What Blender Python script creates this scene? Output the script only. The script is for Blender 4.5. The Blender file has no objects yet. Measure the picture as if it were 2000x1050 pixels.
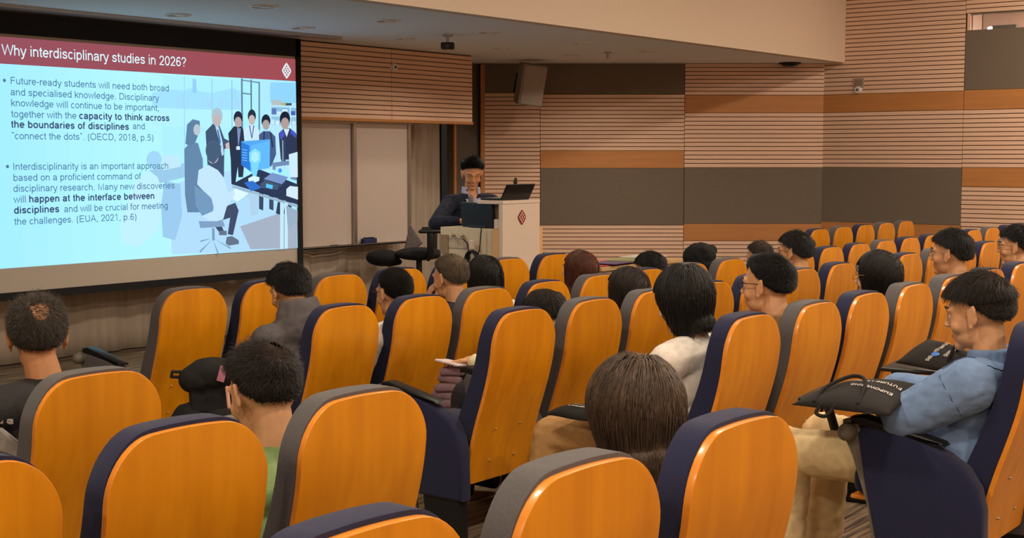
import bpy, bmesh, math, random
import numpy as np
from mathutils import Vector, Matrix, noise

random.seed(7)
rng = np.random.default_rng(7)
C = bpy.context.scene.collection
S = bpy.context.scene

# ---------------------------------------------------------------- camera
HEAD = math.radians(52.394)          # looking to the right of the room's forward axis (+y)
PITCH = math.radians(4.635)
FPX = 2680.6
CAM = Vector((0, 0, 1.65))
cam = bpy.data.cameras.new('camera')
cam.sensor_width = 36.0
cam.lens = FPX / 2000 * 36.0
cam.clip_end = 100
cam_o = bpy.data.objects.new('camera', cam)
cam_o.location = CAM
cam_o.rotation_euler = (math.pi / 2 - PITCH, 0, -HEAD)
C.objects.link(cam_o)
S.camera = cam_o

# ---------------------------------------------------------------- world, exposure, lights
w = bpy.data.worlds.new('world')
S.world = w
w.use_nodes = True
w.node_tree.nodes['Background'].inputs[0].default_value = (1.0, .85, .7, 1)
w.node_tree.nodes['Background'].inputs[1].default_value = .02
S.view_settings.view_transform = 'Standard'
S.view_settings.look = 'None'
S.view_settings.gamma = 1
S.view_settings.exposure = 0.0
S.view_settings.use_curve_mapping = False
S.cycles.max_bounces = 6

def area(name, loc, power, size, col, rot=(0, 0, 0), spread=180):
    l = bpy.data.lights.new(name, 'AREA')
    l.shape = 'DISK'
    l.size = size
    l.energy = power
    l.color = col
    l.spread = math.radians(spread)
    o = bpy.data.objects.new(name, l)
    o.location = loc
    o.rotation_euler = rot
    C.objects.link(o)
    return o

WARM = (1.0, .86, .68)
for lx in (-2.0, 2.0, 6.0, 10.0, 13.6):
    for ly in (-2.2, .6, 3.4):
        area('house_lamp', (lx, ly, 4.12), 68, .5, WARM)
for lx, ly in ((7.6, 8.12), (10.3, 8.2), (12.3, 8.2)):
    area('stage_lamp', (lx, ly, 2.73), 16, .14, WARM, spread=150)

# ---------------------------------------------------------------- helpers
F0 = Vector((math.sin(HEAD), math.cos(HEAD), 0))
RV = Vector((math.cos(HEAD), -math.sin(HEAD), 0))
FW = F0 * math.cos(PITCH) - Vector((0, 0, math.sin(PITCH)))
UP = Vector((0, 0, math.cos(PITCH))) + F0 * math.sin(PITCH)

def ray(x, y):
    return FW + RV * ((x - 1000) / FPX) - UP * ((y - 525) / FPX)

def at_y(x, y, Y):
    r = ray(x, y); return CAM + r * (Y / r.y)

def at_x(x, y, X):
    r = ray(x, y); return CAM + r * (X / r.x)

def at_z(x, y, Z):
    r = ray(x, y); return CAM + r * ((Z - CAM.z) / r.z)

def lin(c):
    def f(u):
        u /= 255.0
        return u / 12.92 if u <= .04045 else ((u + .055) / 1.055) ** 2.4
    return tuple(f(u) for u in c)

def link(o, parent=None):
    C.objects.link(o)
    if parent is not None:
        o.parent = parent
    return o

def thing(name, label, cat, loc=(0, 0, 0), rz=0, group=None):
    o = bpy.data.objects.new(name, None)
    o.empty_display_size = .05
    o.location = loc
    o.rotation_euler = (0, 0, rz)
    o['label'] = label
    o['category'] = cat
    if group:
        o['group'] = group
    return link(o)

def tag(o, label, cat, group=None):
    o['label'] = label
    o['category'] = cat
    if group:
        o['group'] = group
    return o

def struct(o):
    o['kind'] = 'structure'
    return o

MATS = {}
def mat(name, col, rough=.6, var=.12, scale=30, stretch=(1, 1, 1), bump=0, bscale=None, metal=0, spec=.4, coat=0, sheen=0, emis=0, srgb=True):
    if name in MATS:
        return MATS[name]
    m = bpy.data.materials.new(name)
    m.use_nodes = True
    nt = m.node_tree
    b = nt.nodes['Principled BSDF']
    c = lin(col) if srgb else col
    tc = nt.nodes.new('ShaderNodeTexCoord')
    mp = nt.nodes.new('ShaderNodeMapping')
    mp.inputs['Scale'].default_value = stretch
    nt.links.new(tc.outputs['Object'], mp.inputs[0])
    n = nt.nodes.new('ShaderNodeTexNoise')
    n.inputs['Scale'].default_value = scale
    n.inputs['Detail'].default_value = 4
    nt.links.new(mp.outputs[0], n.inputs['Vector'])
    r = nt.nodes.new('ShaderNodeValToRGB')
    r.color_ramp.elements[0].position = .3
    r.color_ramp.elements[1].position = .7
    r.color_ramp.elements[0].color = tuple(max(0, u * (1 - var)) for u in c) + (1,)
    r.color_ramp.elements[1].color = tuple(min(1, u * (1 + var)) for u in c) + (1,)
    nt.links.new(n.outputs['Fac'], r.inputs[0])
    nt.links.new(r.outputs[0], b.inputs['Base Color'])
    b.inputs['Roughness'].default_value = rough
    b.inputs['Metallic'].default_value = metal
    b.inputs['Specular IOR Level'].default_value = spec
    b.inputs['Coat Weight'].default_value = coat
    b.inputs['Coat Roughness'].default_value = .15
    b.inputs['Sheen Weight'].default_value = sheen
    if bump:
        n2 = nt.nodes.new('ShaderNodeTexNoise')
        n2.inputs['Scale'].default_value = bscale or scale * 3
        nt.links.new(mp.outputs[0], n2.inputs['Vector'])
        bp = nt.nodes.new('ShaderNodeBump')
        bp.inputs['Strength'].default_value = bump
        bp.inputs['Distance'].default_value = .01
        nt.links.new(n2.outputs['Fac'], bp.inputs['Height'])
        nt.links.new(bp.outputs[0], b.inputs['Normal'])
    if emis:
        b.inputs['Emission Color'].default_value = c + (1,)
        b.inputs['Emission Strength'].default_value = emis
    MATS[name] = m
    return m

def glow(name, col, strength=1.12):
    """an image thrown on the screen: gives off light of its own"""
    if name in MATS:
        return MATS[name]
    m = bpy.data.materials.new(name)
    m.use_nodes = True
    nt = m.node_tree
    nt.nodes.clear()
    e = nt.nodes.new('ShaderNodeEmission')
    e.inputs[0].default_value = lin(col) + (1,)
    e.inputs[1].default_value = strength
    o = nt.nodes.new('ShaderNodeOutputMaterial')
    nt.links.new(e.outputs[0], o.inputs[0])
    MATS[name] = m
    return m

class MB:
    """collects shapes in one bmesh and links it as ONE mesh object"""
    def __init__(self):
        self.bm = bmesh.new()
    def _idx(self, before, mi):
        for f in list(self.bm.faces)[before:]:
            f.material_index = mi
    def box(self, c, s, rot=None, mi=0, bevel=0):
        nb = len(self.bm.faces)
        r = bmesh.ops.create_cube(self.bm, size=1)
        M = Matrix.Translation(c) @ (rot.to_4x4() if rot is not None else Matrix()) @ Matrix.Diagonal((s[0], s[1], s[2], 1))
        bmesh.ops.transform(self.bm, matrix=M, verts=r['verts'])
        if bevel:
            es = list({e for v in r['verts'] for e in v.link_edges})
            bmesh.ops.bevel(self.bm, geom=es, offset=bevel, segments=3, affect='EDGES', profile=.5)
        self._idx(nb, mi)
        return self
    def poly(self, pts, mi=0):
        nb = len(self.bm.faces)
        self.bm.faces.new([self.bm.verts.new(p) for p in pts])
        self._idx(nb, mi)
        return self
    def prism(self, pts, ext, mi=0, bevel=0):
        nb = len(self.bm.faces)
        ext = Vector(ext)
        a = [self.bm.verts.new(p) for p in pts]
        b = [self.bm.verts.new(Vector(p) + ext) for p in pts]
        n = len(a)
        fs = [self.bm.faces.new(a), self.bm.faces.new(b[::-1])]
        for i in range(n):
            fs.append(self.bm.faces.new((a[i], b[i], b[(i + 1) % n], a[(i + 1) % n])))
        if bevel:
            es = list(fs[0].edges) + list(fs[1].edges)
            bmesh.ops.bevel(self.bm, geom=es, offset=bevel, segments=3, affect='EDGES', profile=.5)
        self._idx(nb, mi)
        return self
    def caps(self, p, q, r1, r2=None, seg=12, mi=0):
        """tapered capsule"""
        nb = len(self.bm.faces)
        r2 = r1 if r2 is None else r2
        p, q = Vector(p), Vector(q)
        d = q - p
        if d.length < 1e-6:
            d = Vector((0, 0, 1e-5))
        z = d.normalized()
        x = z.orthogonal().normalized()
        y = z.cross(x)
        rings = []
        for c, r, sg in ((p, r1, -1), (q, r2, 1)):
            for k in (range(3, -1, -1) if sg < 0 else range(0, 4)):
                a = k * math.pi / 8
                rings.append([self.bm.verts.new(c + z * (sg * r * math.sin(a)) + (x * math.cos(t) + y * math.sin(t)) * (r * math.cos(a))) for t in [2 * math.pi * i / seg for i in range(seg)]])
        for A, B in zip(rings, rings[1:]):
            for i in range(seg):
                self.bm.faces.new((A[i], A[(i + 1) % seg], B[(i + 1) % seg], B[i]))
        for R, c, sg in ((rings[0], p - z * r1, -1), (rings[-1], q + z * r2, 1)):
            v = self.bm.verts.new(c)
            for i in range(seg):
                self.bm.faces.new((R[i], v, R[(i + 1) % seg]) if sg < 0 else (R[i], R[(i + 1) % seg], v))
        self._idx(nb, mi)
        return self
    def cyl(self, p, q, r1, r2=None, seg=20, mi=0):
        nb = len(self.bm.faces)
        r2 = r1 if r2 is None else r2
        p, q = Vector(p), Vector(q)
        z = (q - p).normalized()
        x = z.orthogonal().normalized()
        y = z.cross(x)
        A = [self.bm.verts.new(p + (x * math.cos(t) + y * math.sin(t)) * r1) for t in [2 * math.pi * i / seg for i in range(seg)]]
        B = [self.bm.verts.new(q + (x * math.cos(t) + y * math.sin(t)) * r2) for t in [2 * math.pi * i / seg for i in range(seg)]]
        for i in range(seg):
            self.bm.faces.new((A[i], A[(i + 1) % seg], B[(i + 1) % seg], B[i]))
        self.bm.faces.new(A[::-1]); self.bm.faces.new(B)
        self._idx(nb, mi)
        return self
    def tube(self, pts, r, seg=8, mi=0):
        for a, b in zip(pts, pts[1:]):
            self.caps(a, b, r, r, seg, mi)
        return self
    def ell(self, c, r, M=None, sub=3, mi=0):
        nb = len(self.bm.faces)
        o = bmesh.ops.create_icosphere(self.bm, subdivisions=sub, radius=1)
        T = Matrix.Translation(c) @ (M.to_4x4() if M is not None else Matrix()) @ Matrix.Diagonal((r[0], r[1], r[2], 1))
        bmesh.ops.transform(self.bm, matrix=T, verts=o['verts'])
        self._idx(nb, mi)
        return self
    def mesh(self, name, smooth=True):
        me = bpy.data.meshes.new(name)
        bmesh.ops.recalc_face_normals(self.bm, faces=self.bm.faces)
        self.bm.to_mesh(me)
        self.bm.free()
        if smooth:
            for p in me.polygons:
                p.use_smooth = True
        return me
    def build(self, name, mats, parent=None, loc=None, smooth=False):
        me = self.mesh(name, smooth)
        for m in (mats if isinstance(mats, (list, tuple)) else [mats]):
            me.materials.append(m)
        o = bpy.data.objects.new(name, me)
        if loc is not None:
            o.location = loc
        return link(o, parent)

def bake(me, mods):
    """apply modifiers to a mesh and give back the result as a new mesh"""
    o = bpy.data.objects.new('bake', me)
    C.objects.link(o)
    for ty, kw in mods:
        md = o.modifiers.new(ty, ty)
        for k, v in kw.items():
            setattr(md, k, v)
    dg = bpy.context.evaluated_depsgraph_get()
    dg.update()
    r = bpy.data.meshes.new_from_object(o.evaluated_get(dg), depsgraph=dg)
    bpy.data.objects.remove(o)
    return r

def smooth(me, ang=None):
    for p in me.polygons:
        p.use_smooth = True
    if ang:
        me.set_sharp_from_angle(angle=math.radians(ang))
    return me

def obj(name, me, mats=None, parent=None, loc=None):
    if mats is not None:
        me.materials.clear()
        for m in (mats if isinstance(mats, (list, tuple)) else [mats]):
            me.materials.append(m)
    o = bpy.data.objects.new(name, me)
    if loc is not None:
        o.location = loc
    return link(o, parent)

# plain sans lettering drawn as strokes on a 1000-unit em: name -> (advance, strokes)
def EA(cx, cy, rx, ry, a0=0, a1=360, n=22):
    n = max(4, int(n * abs(a1 - a0) / 360) + 1)
    return [(cx + rx * math.cos(math.radians(a0 + (a1 - a0) * i / n)), cy + ry * math.sin(math.radians(a0 + (a1 - a0) * i / n))) for i in range(n + 1)]
SS = [(.42, .385), (.37, .45), (.26, .478), (.14, .455), (.09, .38), (.13, .305), (.25, .27), (.37, .235), (.42, .15), (.37, .07), (.25, .042), (.13, .07), (.075, .155)]
BOWL_R = EA(.285, .258, .185, .222)
BOWL_L = EA(.27, .258, .185, .222)
ARCH = [(.1, .22)] + EA(.275, .30, .175, .175, 180, 0) + [(.45, 0)]
GLYPH = {
    ' ': (.278, []), 'o': (.556, [EA(.278, .258, .2, .222)]), 'c': (.5, [EA(.265, .258, .19, .222, 42, 318)]), 'e': (.556, [[(.085, .265), (.475, .265)] + EA(.278, .258, .2, .222, 4, 322)]),
    'd': (.556, [[(.455, 0), (.455, .716)], BOWL_L]), 'b': (.556, [[(.1, 0), (.1, .716)], BOWL_R]), 'p': (.556, [[(.1, -.2), (.1, .519)], BOWL_R]),
    'g': (.556, [BOWL_L, [(.455, .519), (.455, -.03)] + EA(.27, -.03, .185, .135, 0, -155)]), 'h': (.556, [[(.1, 0), (.1, .716)], ARCH]), 'n': (.556, [[(.1, 0), (.1, .519)], ARCH]),
    'u': (.556, [[(.1, .519)] + EA(.275, .215, .175, .172, 180, 360) + [(.45, .3)], [(.45, .519), (.45, 0)]]),
    'm': (.833, [[(.1, 0), (.1, .519)], [(.1, .22)] + EA(.255, .30, .155, .175, 180, 0) + [(.41, 0)], [(.41, .22)] + EA(.57, .30, .16, .175, 180, 0) + [(.73, 0)]]),
    'r': (.333, [[(.1, 0), (.1, .519)], [(.1, .22)] + EA(.275, .30, .175, .172, 180, 72)]), 'i': (.222, [[(.11, 0), (.11, .519)], [(.11, .63), (.11, .716)]]), 'l': (.222, [[(.11, 0), (.11, .716)]]),
    't': (.278, [[(.135, .66), (.135, .13), (.15, .065), (.195, .045), (.255, .048)], [(.02, .478), (.25, .478)]]), 'f': (.278, [[(.115, 0), (.115, .56)] + EA(.23, .57, .115, .105, 180, 70), [(.02, .478), (.25, .478)]]),
    's': (.5, [SS]), 'y': (.5, [[(.03, .519), (.25, .02)], [(.47, .519), (.27, 0), (.22, -.12), (.17, -.165), (.07, -.165)]]), 'v': (.5, [[(.03, .519), (.25, .03), (.47, .519)]]),
    'w': (.722, [[(.03, .519), (.2, .03), (.36, .49), (.52, .03), (.69, .519)]]), 'k': (.5, [[(.1, 0), (.1, .716)], [(.44, .519), (.12, .2)], [(.22, .30), (.46, 0)]]), 'x': (.5, [[(.03, .519), (.47, 0)], [(.47, .519), (.03, 0)]]),
    'a': (.556, [[(.085, .37), (.12, .445), (.2, .478), (.3, .478), (.38, .455), (.425, .40), (.43, .33), (.43, .10), (.445, .03), (.47, 0)], [(.43, .295), (.33, .28), (.2, .265), (.11, .22), (.082, .15), (.10, .08), (.17, .042), (.26, .047), (.35, .085), (.41, .15), (.43, .21)]]),
    'W': (.944, [[(.03, .716), (.24, .03), (.472, .69), (.70, .03), (.915, .716)]]), 'F': (.611, [[(.13, 0), (.13, .67), (.54, .67)], [(.13, .37), (.49, .37)]]), 'D': (.722, [[(.13, .358), (.13, .675), (.34, .675)] + EA(.34, .358, .30, .317, 90, -90) + [(.13, .041), (.13, .4)]]),
    'O': (.778, [EA(.389, .358, .32, .325)]), 'E': (.667, [[(.6, .67), (.13, .67), (.13, .045), (.61, .045)], [(.13, .37), (.56, .37)]]), 'C': (.722, [EA(.375, .358, .3, .325, 35, 325)]), 'I': (.278, [[(.14, 0), (.14, .716)]]),
    'M': (.833, [[(.12, 0), (.12, .69), (.416, .06), (.71, .69), (.71, 0)]]), 'U': (.722, [[(.13, .716)] + EA(.361, .28, .231, .24, 180, 360) + [(.592, .716)]]), 'A': (.667, [[(.03, 0), (.333, .69), (.637, 0)], [(.14, .25), (.53, .25)]]),
    'T': (.611, [[(.03, .67), (.58, .67)], [(.305, .67), (.305, 0)]]), 'R': (.722, [[(.13, 0), (.13, .67), (.42, .67)] + EA(.42, .51, .19, .16, 90, -90) + [(.13, .35)], [(.38, .35), (.66, 0)]]), 'P': (.667, [[(.13, 0), (.13, .67), (.40, .67)] + EA(.40, .51, .18, .16, 90, -90) + [(.13, .35)]]),
    'L': (.556, [[(.13, .716), (.13, .045), (.52, .045)]]), 'N': (.722, [[(.12, 0), (.12, .69), (.6, .03), (.6, .716)]]), 'G': (.778, [EA(.39, .358, .32, .325, 40, 335), [(.42, .36), (.69, .36), (.69, .12)]]), 'S': (.667, [[(x * 1.3 + .01, y * 1.37) for x, y in SS]]),
    '0': (.556, [EA(.278, .355, .195, .32)]), '1': (.556, [[(.14, .56), (.23, .61), (.30, .70), (.30, 0)]]), '2': (.556, [[(.085, .50)] + EA(.275, .49, .185, .185, 172, -35) + [(.22, .18), (.09, .045), (.49, .045)]]),
    '5': (.556, [[(.46, .67), (.17, .67), (.115, .36)] + EA(.27, .235, .2, .195, 135, -155)]), '6': (.556, [EA(.285, .225, .19, .18), [(.095, .24), (.095, .40), (.15, .58), (.27, .675), (.38, .66), (.45, .57)]]), '8': (.556, [EA(.278, .515, .165, .155), EA(.278, .2, .2, .165)]),
    '?': (.556, [[(.085, .51)] + EA(.27, .52, .185, .155, 172, -40) + [(.28, .30), (.27, .19)], [(.27, 0), (.27, .09)]]), '-': (.333, [[(.05, .26), (.28, .26)]]), '.': (.278, [[(.14, 0), (.14, .09)]]), ',': (.278, [[(.14, .09), (.14, .0), (.10, -.10)]]),
    '(': (.333, [EA(.33, .26, .21, .47, 122, 238)]), ')': (.333, [EA(.0, .26, .21, .47, 58, -58)]), '"': (.333, [[(.10, .58), (.13, .72)], [(.21, .58), (.24, .72)]]), '7': (.556, [[(.07, .67), (.48, .67), (.30, .36), (.22, 0)]]), '3': (.556, [EA(.27, .51, .17, .165, 165, -90), EA(.27, .2, .2, .155, 90, -165)])}

def text_mesh(s, size=1.0, bold=0.0, align='LEFT'):
    hw = (.044 if bold < .015 else .068)
    bm = bmesh.new()
    x0 = 0
    for ch in s:
        adv, st = GLYPH.get(ch, GLYPH[' '])
        for pl_ in st:
            n = len(pl_)
            closed = n > 3 and abs(pl_[0][0] - pl_[-1][0]) < 1e-5 and abs(pl_[0][1] - pl_[-1][1]) < 1e-5
            A, B = [], []
            for i in range(n):
                p = Vector(pl_[i])
                a = Vector(pl_[i - 1]) if i else (Vector(pl_[-2]) if closed else None)
                b = Vector(pl_[i + 1]) if i < n - 1 else (Vector(pl_[1]) if closed else None)
                d1 = (p - a).normalized() if a is not None else None
                d2 = (b - p).normalized() if b is not None else None
                if d1 is None: d1 = d2
                if d2 is None: d2 = d1
                n1, n2 = Vector((-d1.y, d1.x)), Vector((-d2.y, d2.x))
                m_ = n1 + n2
                m_ = m_.normalized() if m_.length > .05 else n1
                k = min(1.9, 1 / max(.3, m_.dot(n1)))
                A.append(bm.verts.new(((x0 + p.x + m_.x * hw * k) * size, (p.y + m_.y * hw * k) * size, 0)))
                B.append(bm.verts.new(((x0 + p.x - m_.x * hw * k) * size, (p.y - m_.y * hw * k) * size, 0)))
            for i in range(n - 1):
                bm.faces.new((A[i], B[i], B[i + 1], A[i + 1]))
        x0 += adv + (.03 if bold >= .015 else 0)
    sh = {'LEFT': 0, 'CENTER': -x0 * size / 2}[align]
    for v in bm.verts:
        v.co.x += sh
    me = bpy.data.meshes.new('lettering')
    bm.to_mesh(me); bm.free()
    return me

def text_width(s, bold=0.0):
    return sum(GLYPH.get(c, GLYPH[' '])[0] + (.03 if bold >= .015 else 0) for c in s)

# ---------------------------------------------------------------- materials of the place
M_slat = mat('oak_slats', (232, 194, 168), .55, .06, 3, (1, 1, 30))
M_gap = mat('slat_gap', (120, 84, 60), .8)
M_fabric = mat('grey_wall_fabric', (116, 103, 90), .95, .08, 60, bump=.1)
M_band = mat('orange_wood_band', (190, 128, 72), .5, .08, 4, (.3, .3, 6))
M_plaster = mat('white_plaster', (225, 205, 185), .85, .02)
M_ceil = mat('white_ceiling', (238, 243, 248), .9, .02)
M_dark = mat('dark_brown_panel', (92, 82, 74), .8, .1)
M_black = mat('black_border', (12, 12, 15), .7, .1)
M_blackp = mat('black_plastic', (22, 22, 24), .4, .1)
M_greyp = mat('grey_plastic', (108, 102, 92), .5, .1)
M_metal = mat('brushed_metal', (170, 165, 158), .35, .06, metal=.9)
M_steel = mat('black_steel', (24, 24, 26), .5, .1)
M_white = mat('white_laminate', (226, 206, 188), .5, .02)
M_board = mat('whiteboard_surface', (194, 178, 168), .35, .02)
M_curtain = mat('taupe_curtain', (176, 160, 144), .9, .12, 5, (4, 4, .4), bump=.15)
M_chrome = mat('bolt_steel', (200, 190, 170), .25, metal=1)

def wood_mat():
    m = bpy.data.materials.new('orange_beech_veneer')
    m.use_nodes = True
    nt = m.node_tree
    b = nt.nodes['Principled BSDF']
    tc = nt.nodes.new('ShaderNodeTexCoord')
    oi = nt.nodes.new('ShaderNodeObjectInfo')
    ad = nt.nodes.new('ShaderNodeVectorMath'); ad.operation = 'ADD'
    ml = nt.nodes.new('ShaderNodeVectorMath'); ml.operation = 'SCALE'
    ml.inputs[3].default_value = 1.0
    nt.links.new(oi.outputs['Location'], ml.inputs[0])
    nt.links.new(tc.outputs['Object'], ad.inputs[0]); nt.links.new(ml.outputs[0], ad.inputs[1])
    mp = nt.nodes.new('ShaderNodeMapping')
    mp.inputs['Scale'].default_value = (26, 26, 1.4)
    nt.links.new(ad.outputs[0], mp.inputs[0])
    n = nt.nodes.new('ShaderNodeTexNoise'); n.inputs['Scale'].default_value = 1; n.inputs['Detail'].default_value = 6
    nt.links.new(mp.outputs[0], n.inputs['Vector'])
    mp2 = nt.nodes.new('ShaderNodeMapping'); mp2.inputs['Scale'].default_value = (7, 7, 2)
    nt.links.new(ad.outputs[0], mp2.inputs[0])
    n2 = nt.nodes.new('ShaderNodeTexNoise'); n2.inputs['Scale'].default_value = 1
    nt.links.new(mp2.outputs[0], n2.inputs['Vector'])
    mx = nt.nodes.new('ShaderNodeMix'); mx.inputs[0].default_value = .5
    nt.links.new(n.outputs['Fac'], mx.inputs[2]); nt.links.new(n2.outputs['Fac'], mx.inputs[3])
    r = nt.nodes.new('ShaderNodeValToRGB')
    r.color_ramp.elements[0].position = .32; r.color_ramp.elements[0].color = lin((206, 126, 6)) + (1,)
    r.color_ramp.elements[1].position = .68; r.color_ramp.elements[1].color = lin((234, 152, 14)) + (1,)
    nt.links.new(mx.outputs[0], r.inputs[0])
    nt.links.new(r.outputs[0], b.inputs['Base Color'])
    b.inputs['Roughness'].default_value = .38
    b.inputs['Coat Weight'].default_value = .25
    b.inputs['Coat Roughness'].default_value = .22
    return m
M_wood = wood_mat()
M_edge = mat('plywood_edge', (224, 138, 44), .35, .08, 8, (1, 1, 4), coat=.4)
M_navy = mat('navy_upholstery', (27, 30, 62), .95, .12, 160, bump=.15, sheen=.1)
M_grey = mat('charcoal_upholstery', (84, 80, 81), .95, .1, 160, bump=.15, sheen=.1)

# ---------------------------------------------------------------- room shell
def carpet():
    m = bpy.data.materials.new('striped_carpet')
    m.use_nodes = True
    nt = m.node_tree
    b = nt.nodes['Principled BSDF']
    tc = nt.nodes.new('ShaderNodeTexCoord')
    mp = nt.nodes.new('ShaderNodeMapping'); mp.inputs['Scale'].default_value = (1.2, 26, 1)
    nt.links.new(tc.outputs['Object'], mp.inputs[0])
    n = nt.nodes.new('ShaderNodeTexNoise'); n.inputs['Scale'].default_value = 2.2; n.inputs['Detail'].default_value = 5
    nt.links.new(mp.outputs[0], n.inputs['Vector'])
    r = nt.nodes.new('ShaderNodeValToRGB')
    r.color_ramp.elements[0].position = .38; r.color_ramp.elements[0].color = lin((58, 46, 36)) + (1,)
    r.color_ramp.elements[1].position = .62; r.color_ramp.elements[1].color = lin((142, 122, 96)) + (1,)
    nt.links.new(n.outputs['Fac'], r.inputs[0])
    nt.links.new(r.outputs[0], b.inputs['Base Color'])
    b.inputs['Roughness'].default_value = 1
    return m

YB, XR = -4.2, 15.158
def floor_z(y):
    return max(0.0, .04 + (3.438 - y) * .0468)
f = MB()
f.poly([(-4, 10.9, 0), (-4, 4.293, 0), (XR, 4.293, 0), (XR, 10.9, 0)])
f.poly([(-4, 4.293, 0), (-4, YB, floor_z(YB)), (XR, YB, floor_z(YB)), (XR, 4.293, 0)])
struct(f.build('floor', carpet()))
ZS, YF, ZC = 2.752, 6.77, 4.25
struct(MB().box((5.58, 8.95, ZS + .05), (19.2, 4.12, .1)).build('ceiling_stage', M_ceil))
struct(MB().box((5.58, (YB + YF) / 2, ZC + .05), (19.2, YF - YB, .1)).build('ceiling', M_ceil))
struct(MB().box((5.58, YF + .06, (ZS + ZC) / 2), (19.15, .12, ZC - ZS + .0)).build('wall_fascia', M_plaster))
struct(MB().box((-4.06, 3.3, 2.1), (.12, 15.2, 4.4)).build('wall_left', M_plaster))
struct(MB().box((5.58, YB - .06, 2.2), (19.3, .12, 4.3)).build('wall_back', M_slat))
struct(MB().box((4.2, 10.75, 1.4), (16.6, .12, 2.8)).build('wall_front', M_dark))

PITCH_S = .0487
def slat_panel(parent, p, q, z0, z1, n):
    """horizontal slats over a dark backing between plan points p and q; n is the normal into the room"""
    p, q, n = Vector((*p, 0)), Vector((*q, 0)), Vector((*n, 0)).normalized()
    u = (q - p); L = u.length; u.normalize()
    R = Matrix((u, n, Vector((0, 0, 1)))).transposed()
    c = (p + q) / 2
    m = MB()
    m.box(c + n * .006 + Vector((0, 0, (z0 + z1) / 2)), (L, .012, z1 - z0), R, 1)
    k = max(1, round((z1 - z0) / PITCH_S))
    h = (z1 - z0) / k
    for i in range(k):
        m.box(c + n * .018 + Vector((0, 0, z0 + h * (i + .5))), (L - .006, .014, h * .80), R, 0)
    return m.build('slat_panel', [M_slat, M_gap], parent)

def flat_panel(parent, name, p, q, z0, z1, n, m):
    p, q, n = Vector((*p, 0)), Vector((*q, 0)), Vector((*n, 0)).normalized()
    u = (q - p); L = u.length; u.normalize()
    R = Matrix((u, n, Vector((0, 0, 1)))).transposed()
    return MB().box((p + q) / 2 + n * .012 + Vector((0, 0, (z0 + z1) / 2)), (L - .006, .024, z1 - z0 - .002), R, bevel=.003).build(name, m, parent)

Z0, Z1, Z2, Z3, Z4, Z294 = 2.383, 2.178, 1.532, .868, .667, 1.732
A, Bp, Cp, Dp = (12.71, 10.211), (13.117, 9.683), (14.156, 8.334), (XR, 7.033)
nA = (-F0.x, -F0.y)
wa = struct(MB().prism([(A[0], A[1], 0), (Dp[0], Dp[1], 0), (Dp[0] + .2, Dp[1] + .1, 0), (A[0] + .2, A[1] + .2, 0)], (0, 0, ZS)).build('wall_angled', M_gap))
flat_panel(wa, 'fabric_panel', A, Bp, 2.41, ZS, nA, M_fabric)
slat_panel(wa, A, Bp, 0, 2.41, nA)
flat_panel(wa, 'fabric_panel', Bp, Cp, 2.393, ZS, nA, M_fabric)
slat_panel(wa, Bp, Cp, Z294, 2.393, nA)
flat_panel(wa, 'wood_band', Bp, Cp, 1.527, Z294, nA, M_band)
flat_panel(wa, 'fabric_panel', Bp, Cp, .853, 1.527, nA, M_fabric)
slat_panel(wa, Bp, Cp, 0, .853, nA)
slat_panel(wa, Cp, Dp, Z0, ZS, nA)
flat_panel(wa, 'wood_band', Cp, Dp, Z1, Z0, nA, M_band)
slat_panel(wa, Cp, Dp, Z2, Z1, nA)
flat_panel(wa, 'fabric_panel', Cp, Dp, Z3, Z2, nA, M_fabric)
flat_panel(wa, 'wood_band', Cp, Dp, Z4, Z3, nA, M_band)
slat_panel(wa, Cp, Dp, 0, Z4, nA)
MB().box((A[0] - .02, A[1] + .0, 1.37), (.05, .04, 2.74), Matrix.Rotation(-HEAD, 3, 'Z')).build('corner_strip', M_band, wa)

E0, E1, E2 = (XR, 7.033), (XR, 5.36), (XR, YB)
nE = (-1, 0)
NZ0, NZ1 = 3.045, 3.226
m = MB()
m.box((XR + .1, (7.03 + E1[1]) / 2, ZC / 2), (.2, 7.03 - E1[1], ZC))
m.box((XR + .1, (E1[1] + YB) / 2, NZ0 / 2), (.2, E1[1] - YB, NZ0))
m.box((XR + .1, (E1[1] + YB) / 2, (NZ1 + ZC) / 2), (.2, E1[1] - YB, ZC - NZ1))
wr = struct(m.build('wall_right', M_gap))
slat_panel(wr, E0, E1, Z0, ZC, nE)
flat_panel(wr, 'wood_band', E0, E1, Z1, Z0, nE, M_band)
slat_panel(wr, E0, E1, 1.536, Z1, nE)
flat_panel(wr, 'fabric_panel', E0, E1, .897, 1.536, nE, M_fabric)
flat_panel(wr, 'wood_band', E0, E1, .69, .897, nE, M_band)
slat_panel(wr, E0, E1, 0, .69, nE)
slat_panel(wr, E1, E2, NZ1, ZC, nE)
flat_panel(wr, 'fabric_panel', E1, E2, 2.39, NZ0, nE, M_fabric)
flat_panel(wr, 'wood_band', E1, E2, 2.176, 2.39, nE, M_band)
slat_panel(wr, E1, E2, 1.54, 2.176, nE)
flat_panel(wr, 'wood_band', E1, E2, 1.33, 1.54, nE, M_band)
slat_panel(wr, E1, E2, 0, 1.33, nE)
# lit slot above the fabric panel: the control-room window
wd = struct(MB().box((XR + .52, 3.0, 3.14), (.04, 4.7, .6)).box((XR + .36, 5.36 + .02, 3.14), (.32, .04, .6)).box((XR + .36, 3.0, 3.36), (.36, 4.7, .03)).box((XR + .36, 3.0, 2.93), (.36, 4.7, .03)).build('window_1', M_plaster))
MB().box((XR + .01, 5.33, 3.135), (.05, .03, .18)).build('window_frame', M_slat, wd)
MB().box((XR + .012, 3.0, NZ1 - .008), (.03, 4.7, .016)).build('window_frame', M_metal, wd)
area('control_room_lamp', (XR + .3, 3.6, 3.33), 70, .25, (1, .9, .85))

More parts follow.
